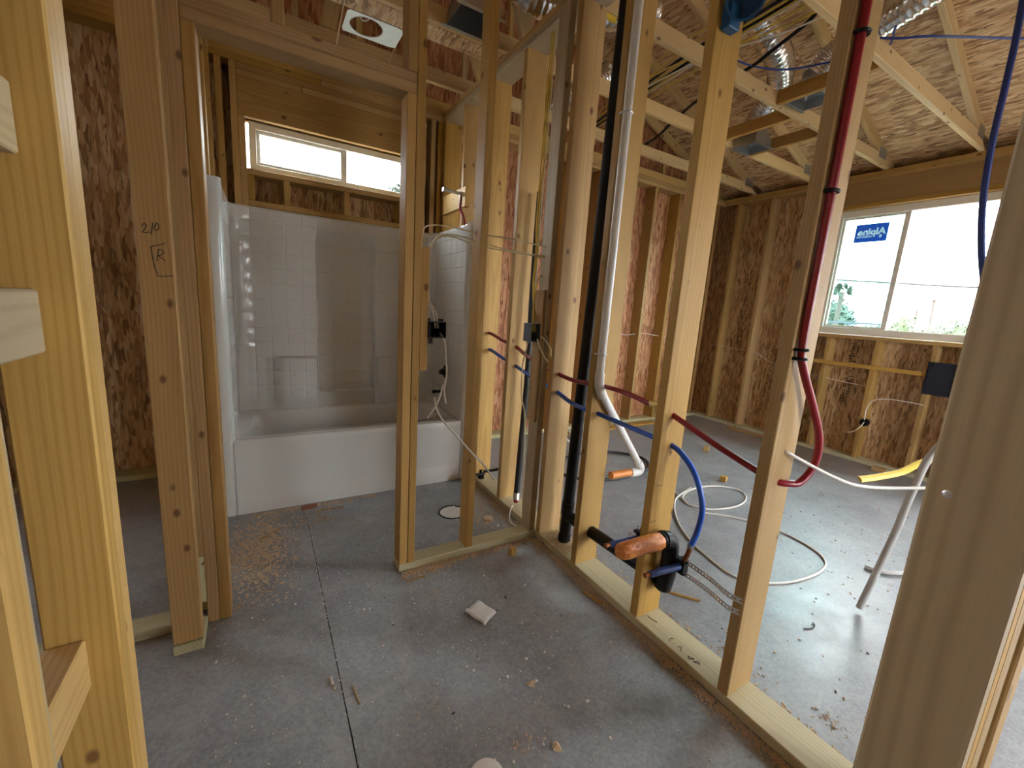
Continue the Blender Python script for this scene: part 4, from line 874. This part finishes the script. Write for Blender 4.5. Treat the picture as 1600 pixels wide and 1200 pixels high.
# ------------------------------------------------------------------ sticker on the bedroom window
gx = XW+0.05+0.0312
def text_tmp(s, size, bold, depth):
    cu = bpy.data.curves.new('t', 'FONT'); cu.body = s; cu.size = size; cu.offset = bold; cu.extrude = depth; cu.resolution_u = 3
    tmp = bpy.data.objects.new('t', cu); COL.objects.link(tmp)
    me = bpy.data.meshes.new_from_object(tmp.evaluated_get(bpy.context.evaluated_depsgraph_get())); bpy.data.objects.remove(tmp); return me
def to_window(me, name, mat, org):
    """lettering read from outside, so that it shows mirrored from inside the room"""
    o = link(name, me, mat); o.matrix_world = Matrix(((0, 0, 1, org[0]), (1, 0, 0, org[1]), (0, 1, 0, org[2]), (0, 0, 0, 1))); o.parent = w2; return o
def sticker():
    SW, SH = 0.262, 0.172; org = (gx+0.001, 1.170, 2.140)
    parts = [('Alpine', 0.084, 0.0036, (0.020, 0.070)), ('WINDOWS', 0.024, 0.001, (0.118, 0.044))]
    letters = bmesh.new(); cut = bmesh.new()
    for s, size, bold, at in parts:
        for bmx, dep in ((letters, 0.0), (cut, 0.01)):
            me = text_tmp(s, size, bold, dep); me.transform(Matrix.Translation((at[0], at[1], 0))); bmx.from_mesh(me)
    for bmx, dz in ((letters, 0.0), (cut, 0.01)):     # little block mark under the first letter
        r = bmesh.ops.create_grid(bmx, x_segments=1, y_segments=1, size=0.5) if dz == 0 else bmesh.ops.create_cube(bmx, size=1)
        bmesh.ops.scale(bmx, vec=(0.018, 0.026, 0.02), verts=r['verts']); bmesh.ops.translate(bmx, vec=(0.052, 0.050, 0), verts=r['verts'])
    cm = bpy.data.meshes.new('cut'); cut.to_mesh(cm); cut.free(); co = link('cut', cm)
    bmx = bmesh.new(); bmesh.ops.create_cube(bmx, size=1); bmesh.ops.scale(bmx, vec=(SW, SH, 0.004), verts=bmx.verts); bmesh.ops.translate(bmx, vec=(SW/2, SH/2, 0), verts=bmx.verts)
    fm = bpy.data.meshes.new('film'); bmx.to_mesh(fm); bmx.free(); fo = link('film', fm)
    md = fo.modifiers.new('b', 'BOOLEAN'); md.object = co; md.operation = 'DIFFERENCE'; md.solver = 'EXACT'; md.use_self = True
    me = bpy.data.meshes.new_from_object(fo.evaluated_get(bpy.context.evaluated_depsgraph_get())); bpy.data.objects.remove(fo); bpy.data.objects.remove(co)
    bmx = bmesh.new(); bmx.from_mesh(me); bmx.normal_update()
    bmesh.ops.delete(bmx, geom=[f for f in bmx.faces if not (f.normal.z > 0.9 and f.calc_center_median().z > 0)], context='FACES')
    bmx.to_mesh(me); bmx.free(); me.name = 'window_sticker'; me.materials.clear(); to_window(me, 'window_sticker', 'sticker_blue', org)
    lm = bpy.data.meshes.new('sticker_lettering'); letters.to_mesh(lm); letters.free(); to_window(lm, 'sticker_lettering', 'sticker_white', (org[0]+0.002, org[1], org[2]))
sticker()

# ------------------------------------------------------------------ floor debris
random.seed(21)
TRI = ((0, 1, 2), (0, 2, 3), (4, 6, 5), (4, 7, 6), (0, 4, 5), (0, 5, 1), (1, 5, 6), (1, 6, 2), (2, 6, 7), (2, 7, 3), (3, 7, 4), (3, 4, 0))
def chips(name, label, cat, spots, mat, parent=None):
    """many small slivers in one mesh; spots = list of (x, y, length, width, height)"""
    V = []; Fc = []
    for (x, y, l, wd, h) in spots:
        a = random.uniform(0, math.pi); c, s = math.cos(a), math.sin(a); b = len(V); sk = random.uniform(-0.3, 0.3)
        z0 = 0.0006; tl = random.uniform(0, h*0.7)
        for z, k in ((z0, 1.0), (z0+h, 0.75)):
            for (p, q) in ((-l, -wd), (l, -wd*(1+sk)), (l*(1-abs(sk)), wd), (-l, wd)):
                p *= k/2; q *= k/2; V.append((x+p*c-q*s, y+p*s+q*c, z+(tl if p > 0 else 0)))
        Fc += [tuple(i+b for i in f) for f in TRI]
    o = from_pd(name, V, Fc, mat); return tag(o, label, cat, kind='stuff')
U = random.uniform
def blob(n, cx, cy, sx, sy, lo, hi, w=0.5, h=0.4):
    out = []
    for _ in range(n):
        l = U(lo, hi); out.append((random.gauss(cx, sx), random.gauss(cy, sy), l, l*U(0.2, w), l*U(0.12, h)))
    return out
def inbath(q): return not (q[1] > 2.06 or q[0] > -0.008 or q[0] < -1.5 and q[1] > 0.3 or (YF-0.012 < q[1] < YF+W4+0.012 and (q[0] > -0.80 or q[0] < -1.45)))
S_ = [(U(-1.5, -0.02), U(-0.6, 2.05), l, l*U(0.3, 0.9), l*U(0.2, 0.6)) for l in (U(0.0022, 0.0062)*(1.9 if random.random() < 0.12 else 1) for _ in range(1300))]
S_ += blob(220, -0.45, 0.75, 0.35, 0.3, 0.0025, 0.007, 0.9) + blob(160, -1.1, 0.5, 0.25, 0.5, 0.0025, 0.008, 0.9)
S_ += [(JX+U(-0.007, 0.007), U(0.1, 2.05), U(0.002, 0.005), U(0.002, 0.004), 0.002) for _ in range(120)]
chips('debris_chips', 'pale crumbs scattered over the dark bathroom slab', 'debris', [q for q in S_ if inbath(q)], 'chip_pale')
D_ = []
for _ in range(2600):
    y = U(-0.35, 1.15); D_.append((-0.006-abs(random.gauss(0, 0.020)), y, U(0.004, 0.012), U(0.002, 0.005), U(0.002, 0.005)))
for _ in range(420): D_.append((U(-0.78, -0.02), YF-0.004-abs(random.gauss(0, 0.022)), U(0.006, 0.018), U(0.003, 0.008), U(0.002, 0.006)))
for _ in range(260): D_.append((-0.006-abs(random.gauss(0, 0.03)), U(1.3, 2.04), U(0.006, 0.018), U(0.003, 0.008), U(0.002, 0.006)))
D_ += blob(1700, -1.36, 1.62, 0.075, 0.17, 0.005, 0.014, 0.5) + blob(120, -1.2, 1.88, 0.15, 0.08, 0.008, 0.022) + blob(90, -0.62, 1.135, 0.05, 0.02, 0.008, 0.02) + blob(110, -0.15, 1.45, 0.05, 0.05, 0.006, 0.018)
D_ += blob(30, -0.68, 0.95, 0.03, 0.02, 0.004, 0.009) + blob(25, -0.9, 0.42, 0.05, 0.03, 0.004, 0.009) + blob(35, -0.66, 0.2, 0.04, 0.02, 0.004, 0.011)
D_ += [(U(-1.4, -0.7), 2.05-abs(random.gauss(0, 0.02)), U(0.006, 0.02), U(0.003, 0.007), U(0.002, 0.005)) for _ in range(220)]
chips('sawdust', 'tan sawdust and shavings heaped along the bathroom plates', 'sawdust', [q for q in D_ if (q[1] < 2.065 and q[0] < -0.004 and not (YF-0.001 < q[1] < YF+W4+0.01 and q[0] > -0.8))], 'sawdust')
B_ = []
for _ in range(420): B_.append((W6+0.006+abs(random.gauss(0, 0.03)), U(-0.35, 1.9), U(0.006, 0.02), U(0.003, 0.008), U(0.002, 0.006)))
B_ += blob(60, 0.235, 0.11, 0.02, 0.05, 0.005, 0.013) + blob(40, 0.27, -0.2, 0.025, 0.025, 0.004, 0.011) + blob(50, 0.24, 1.22, 0.04, 0.05, 0.008, 0.025)
B_ += [(U(0.2, 3.6), U(-0.3, 2.8), U(0.005, 0.014), U(0.003, 0.008), U(0.002, 0.005)) for _ in range(500)]
chips('sawdust', 'shavings sprinkled over the bright bedroom slab', 'sawdust', [q for q in B_ if q[0] > W6+0.004], 'sawdust')
P_ = [(U(0.01, 0.135), U(0.90, 1.12), U(0.004, 0.012), U(0.003, 0.006), U(0.002, 0.004)) for _ in range(350)]
o = chips('sawdust', 'sawdust lying on the partition plate beside the black pipe', 'sawdust', P_, 'sawdust'); o.location.z = T
K_ = [(U(0.3, 2.6), U(-0.2, 1.7), l, l*U(0.2, 0.6), l*0.2) for l in (U(0.004, 0.013) for _ in range(80))] + [(U(-1.0, -0.1), U(0.2, 1.1), l, l*U(0.2, 0.5), l*0.2) for l in (U(0.006, 0.016) for _ in range(10))]
chips('debris_chips', 'dark specks scattered over both slabs', 'debris', K_, 'ink')

def scrap(label, lo, size, rz, mat='pine', name='wood_scrap', cat='wood scrap'):
    o = box(name, (0, 0, 0), size, mat, None, 0.002); o.location = (lo[0], lo[1], lo[2]+size[2]/2+0.0005); o.rotation_euler.rotate(Matrix.Rotation(rz, 3, 'Z').to_euler()); return tag(o, label, cat)
scrap('small cut block lying on the bedroom slab beyond the red pipe', (2.49, 1.80, 0), (0.10, 0.05, 0.038), 0.5)
scrap('cube shaped offcut on the bedroom slab beside the white coil', (1.905, 1.235, 0), (0.05, 0.045, 0.042), 0.3)
scrap('small offcut block on the bathroom slab by the corner stud', (-0.213, 1.07, 0), (0.036, 0.03, 0.042), 0.2)
scrap('flat wood chunk inside the black cable coil', (1.25, 1.93, 0), (0.09, 0.05, 0.025), 0.9, 'pine_weathered')
scrap('rough splinter on the slab behind the partition plate', (0.26, 1.26, 0), (0.10, 0.055, 0.028), 0.7, 'pine')
scrap('reddish bark piece against the tub apron', (-1.10, 2.015, 0), (0.085, 0.03, 0.018), 0.15, 'red_bark' if 'red_bark' in MAT else 'pine_dark')
scrap('pale stick across the shavings by the tub', (-1.31, 1.78, 0), (0.14, 0.008, 0.006), 0.75, 'pine')
scrap('thin stick pointing away from the tub apron', (-0.98, 1.95, 0), (0.13, 0.007, 0.006), -0.05, 'pine')
scrap('short pale peg beside the floor joint', (-1.149, 0.69, 0), (0.008, 0.035, 0.008), 0.05, 'chip_pale')
scrap('thin twig lying right of the floor joint', (-1.085, 0.60, 0), (0.007, 0.075, 0.006), 0.1, 'pine_weathered')
scrap('dark splinter on the slab before the doorway post', (-0.73, 1.09, 0), (0.09, 0.009, 0.006), 0.05, 'pine_dark')
scrap('tan shred lying beside the partition plate', (-0.05, 0.62, 0), (0.012, 0.11, 0.01), 0.25, 'pine')
scrap('flat board lying along the rear bedroom wall', (2.33, 2.74, 0), (0.95, 0.10, 0.02), 0.03, 'pine')
scrap('loose board lying along the bedroom window wall', (3.60, 1.95, 0), (0.07, 0.62, 0.02), 0.02, 'pine')
scrap('short wood block on the floor under the bedroom window', (3.62, 0.78, 0), (0.06, 0.10, 0.04), 0.1, 'pine')
def star(label, x, y, r, mat='sawdust'):
    V = [(0, 0, r*0.45)]; n = 9
    for k in range(n):
        a = 2*math.pi*k/n; q = r*U(0.55, 1.15); V.append((q*math.cos(a), q*math.sin(a), U(0.0, r*0.25)))
    V.append((0, 0, 0)); Fc = [(0, 1+k, 1+(k+1) % n) for k in range(n)]+[(n+1, 1+(k+1) % n, 1+k) for k in range(n)]
    o = from_pd('wood_shred', V, Fc, mat); o.location = (x, y, 0.001); return tag(o, label, 'wood scrap')
star('tan torn shred on the middle of the bathroom slab', -0.543, 0.376, 0.018); star('crumpled tan shred near the bathroom floor edge', -0.592, 0.161, 0.02)
o = lathe('pale_disc', [(0, 0.048), (0.7, 0.048), (1, 0.044)], (-0.815, 0.185, 0.0005), (-0.815, 0.185, 0.006), 'chip_pale', None, 28); tag(o, 'flat pale disc lying on the bathroom slab', 'disc')
# curled paper
V = []; Fc = []; nu, nv = 14, 5; A = Vector((-0.635, 0.771, 0)); B = Vector((-0.529, 0.831, 0)); Dv = Vector((-0.596, 0.670, 0))
for i in range(nu+1):
    u = i/nu
    if u < 0.72: x_, z_ = u, 0.003+0.009*math.sin(math.pi*u/0.72)*u
    else:
        a = (u-0.72)/0.28*math.pi*1.1; x_, z_ = 0.72+0.085*math.sin(a), 0.003+0.009*(1-math.cos(a))
    for j in range(nv+1):
        p = A+(B-A)*(j/nv)+(Dv-A)*0.0; along = Vector((0.105, -0.062, 0)); base = A+(B-A)*(1-x_)
        p = base+(Dv-A)*(j/nv); V.append((p.x, p.y, z_+0.002*math.sin(j*2.0)+0.002))
for i in range(nu):
    for j in range(nv): a = i*(nv+1)+j; Fc.append((a, a+1, a+nv+2, a+nv+1))
o = from_pd('paper_scrap', V, Fc, 'paper', None, smooth=60); o.modifiers.new('t', 'SOLIDIFY').thickness = 0.0012
tag(o, 'curled scrap of off white paper on the bathroom slab', 'paper scrap')
# covered drain openings in the toilet space
fl_ = thing('closet_flange', 'white plugged toilet flange ring set in the slab', 'drain flange', (-0.325, 1.62, 0))
V = [(-0.325, 1.62, 0.004)]; n = 30
for k in range(n): a = 2*math.pi*k/n; q = 0.075*U(0.93, 1.05); V.append((-0.325+q*math.cos(a), 1.62+q*math.sin(a), U(0.002, 0.005)))
from_pd('plug', V, [(0, 1+k, 1+(k+1) % n) for k in range(n)], 'paper', fl_)
tube('rim', [(-0.325+0.082*math.cos(2*math.pi*k/24), 1.62+0.082*math.sin(2*math.pi*k/24), 0.002) for k in range(25)], 0.004, 'dark_rubber', fl_, 6, 2)
o = lathe('pipe_cap', [(0, 0.030), (0.8, 0.030), (1, 0.024)], (-0.166, 1.44, 0.0005), (-0.166, 1.44, 0.022), 'sawdust', None, 18); tag(o, 'small tan pipe cap beside the partition plate', 'cap')
# bent nail on the plate and wire bit on the bedroom slab
tag(tube('bent_nail', [(0.057, 0.395, 0.0395), (0.055, 0.372, 0.0405), (0.062, 0.348, 0.0405)], 0.0016, 'ink', None, 5), 'thin bent nail on the partition plate', 'nail')
tag(tube('bent_nail', [(0.66, 0.06, 0.003), (0.70, 0.045, 0.003), (0.735, 0.05, 0.003), (0.74, 0.062, 0.005)], 0.0024, 'ink', None, 5), 'bent black wire on the bedroom slab', 'nail')
tag(tube('paint_stick', [(0.235, 0.62, 0.004), (0.33, 0.47, 0.004), (0.40, 0.38, 0.004)], 0.006, 'pine_dark', None, 6), 'dark split stick on the bedroom slab behind the drain', 'stick')

# ------------------------------------------------------------------ outdoors
g_ = tag(box('ground', (-60, -60, -0.45), (90, 60, -0.35), 'gravel'), 'pale gravel ground around the house', kind='structure')
def foliage(n, c, r, leaf_size, hollow=0.5):
    V = []; Fc = []
    for _ in range(n):
        d = Vector((random.gauss(0, 1), random.gauss(0, 1), random.gauss(0, 1))).normalized(); k = U(hollow, 1.0)
        p = Vector((c[0]+d.x*r[0]*k, c[1]+d.y*r[1]*k, c[2]+d.z*r[2]*k))
        a = Vector((U(-1, 1), U(-1, 1), U(-0.4, 1))).normalized(); b = a.orthogonal().normalized(); l = leaf_size*U(0.6, 1.3); i = len(V)
        V += [p, p+a*l*0.5+b*l*0.22, p+a*l, p+a*l*0.5-b*l*0.22]; Fc.append((i, i+1, i+2, i+3))
    return V, Fc
def bush(name, label, cat, c, r, n, leaf_size, mat, trunk=None, core=True):
    t = thing(name, label, cat, (c[0], c[1], -0.35)); V, Fc = foliage(n, c, r, leaf_size); from_pd('foliage', V, Fc, mat, t)
    if core:
        bm = bmesh.new(); bmesh.ops.create_icosphere(bm, subdivisions=3, radius=1.0)
        for q in bm.verts: k = U(0.80, 0.93); q.co = Vector((c[0]+q.co.x*r[0]*k, c[1]+q.co.y*r[1]*k, c[2]+q.co.z*r[2]*k))
        me = bpy.data.meshes.new('inner_foliage'); bm.to_mesh(me); bm.free(); ob = link('inner_foliage', me, mat, t); ob.location = -wloc(t)
    tube('trunk', [(c[0], c[1], -0.4), (c[0]+0.02, c[1], c[2]-r[2]*0.3), (c[0]-0.03, c[1]+0.03, c[2]+r[2]*0.3)], trunk or 0.03, 'bark', t, 7); return t
bush('shrub', 'bright green shrub filling the right half of the bedroom window view', 'shrub', (9.0, 1.50, 0.45), (0.8, 1.02, 1.22), 9000, 0.10, 'hedge_leaf')
bush('shrub', 'small round green shrub seen beside the window mullion', 'shrub', (11.5, 3.18, 1.0), (0.4, 0.32, 0.72), 1500, 0.10, 'hedge_leaf')
bush('leafy_tree', 'tall leafy tree behind the fence beside the palm', 'tree', (21.8, 8.9, 1.3), (1.1, 1.0, 1.35), 4200, 0.2, 'tree_leaf', 0.08)
bush('leafy_tree', 'low dark tree standing right of the palm', 'tree', (25.0, 8.2, 0.6), (0.9, 0.6, 1.1), 1500, 0.2, 'tree_leaf', 0.06)
bush('leafy_tree', 'green tree seen through the tub window', 'tree', (1.15, 8.3, 2.4), (0.35, 0.3, 1.25), 2600, 0.14, 'tree_leaf', 0.05)
pm = thing('palm_tree', 'fan palm rising over the leafy tree', 'tree', (20, 7.95, -0.35))
tube('trunk', [(20, 7.95, -0.4), (20, 7.97, 1.2), (20, 7.95, 2.85)], 0.09, 'bark', pm, 8)
V = []; Fc = []
for k in range(34):
    a = U(0, 2*math.pi); el = U(-0.7, 1.2); d = Vector((math.cos(a)*math.cos(el), math.sin(a)*math.cos(el), math.sin(el))); b0 = Vector((20, 7.95, 2.85)); L = U(0.25, 0.45)
    tip = b0+d*L; s = d.orthogonal().normalized()
    for q in range(7):
        ang = (q-3)*0.28; dd = (d*math.cos(ang)+s*math.sin(ang)).normalized(); i = len(V); e = b0+d*L*0.45
        V += [e, e+dd*0.15+s*0.035, e+dd*0.34-Vector((0, 0, 0.05)), e+dd*0.15-s*0.035]; Fc.append((i, i+1, i+2, i+3))
from_pd('fronds', V, Fc, 'tree_leaf', pm)
fe = thing('metal_fence', 'dark metal rail fence beyond the bedroom window', 'fence', (8.2, 2.9, -0.35))
for z in (1.25, 1.40): box('rail', (8.18, 2.40, z), (8.22, 3.6, z+0.035), 'rail_metal', fe)
for y in (2.40, 2.95, 3.55): box('post', (8.17, y, -0.35), (8.23, y+0.05, 1.42), 'rail_metal', fe)
yw = thing('garden_wall', 'pale block wall beyond the metal fence', 'wall', (15, 5, -0.35))
for k in range(8): box('block_pier', (15.0, 0.5+k*1.2, -0.35), (15.2, 1.69+k*1.2, 1.32), 'stucco', yw, 0.01)
o = tube('power_line', [(30, 26, 5.2), (30, 18, 4.7), (30, 12.67, 4.34), (30, 9.44, 4.08), (30, 6.8, 3.86), (30, 2, 3.55)], 0.06, 'ink', None, 6); tag(o, 'thin power line crossing the white sky', 'power line')
for k, (y, zt) in enumerate(((7.65, 3.12), (8.26, 2.62))):
    t = thing('utility_pole', ['slender dry stalk pole with a knob on top', 'shorter slender pole beside the knobbed one'][k], 'pole', (30, y, -0.35))
    tube('shaft', [(30, y-0.1, -0.4), (30, y-0.05, 1.5), (30, y, zt)], 0.05, 'bark', t, 6)
    if k == 0: lathe('knob', [(0, 0.04), (0.5, 0.11), (1, 0.03)], (30, y, zt-0.08), (30, y, zt+0.12), 'bark', t, 10)
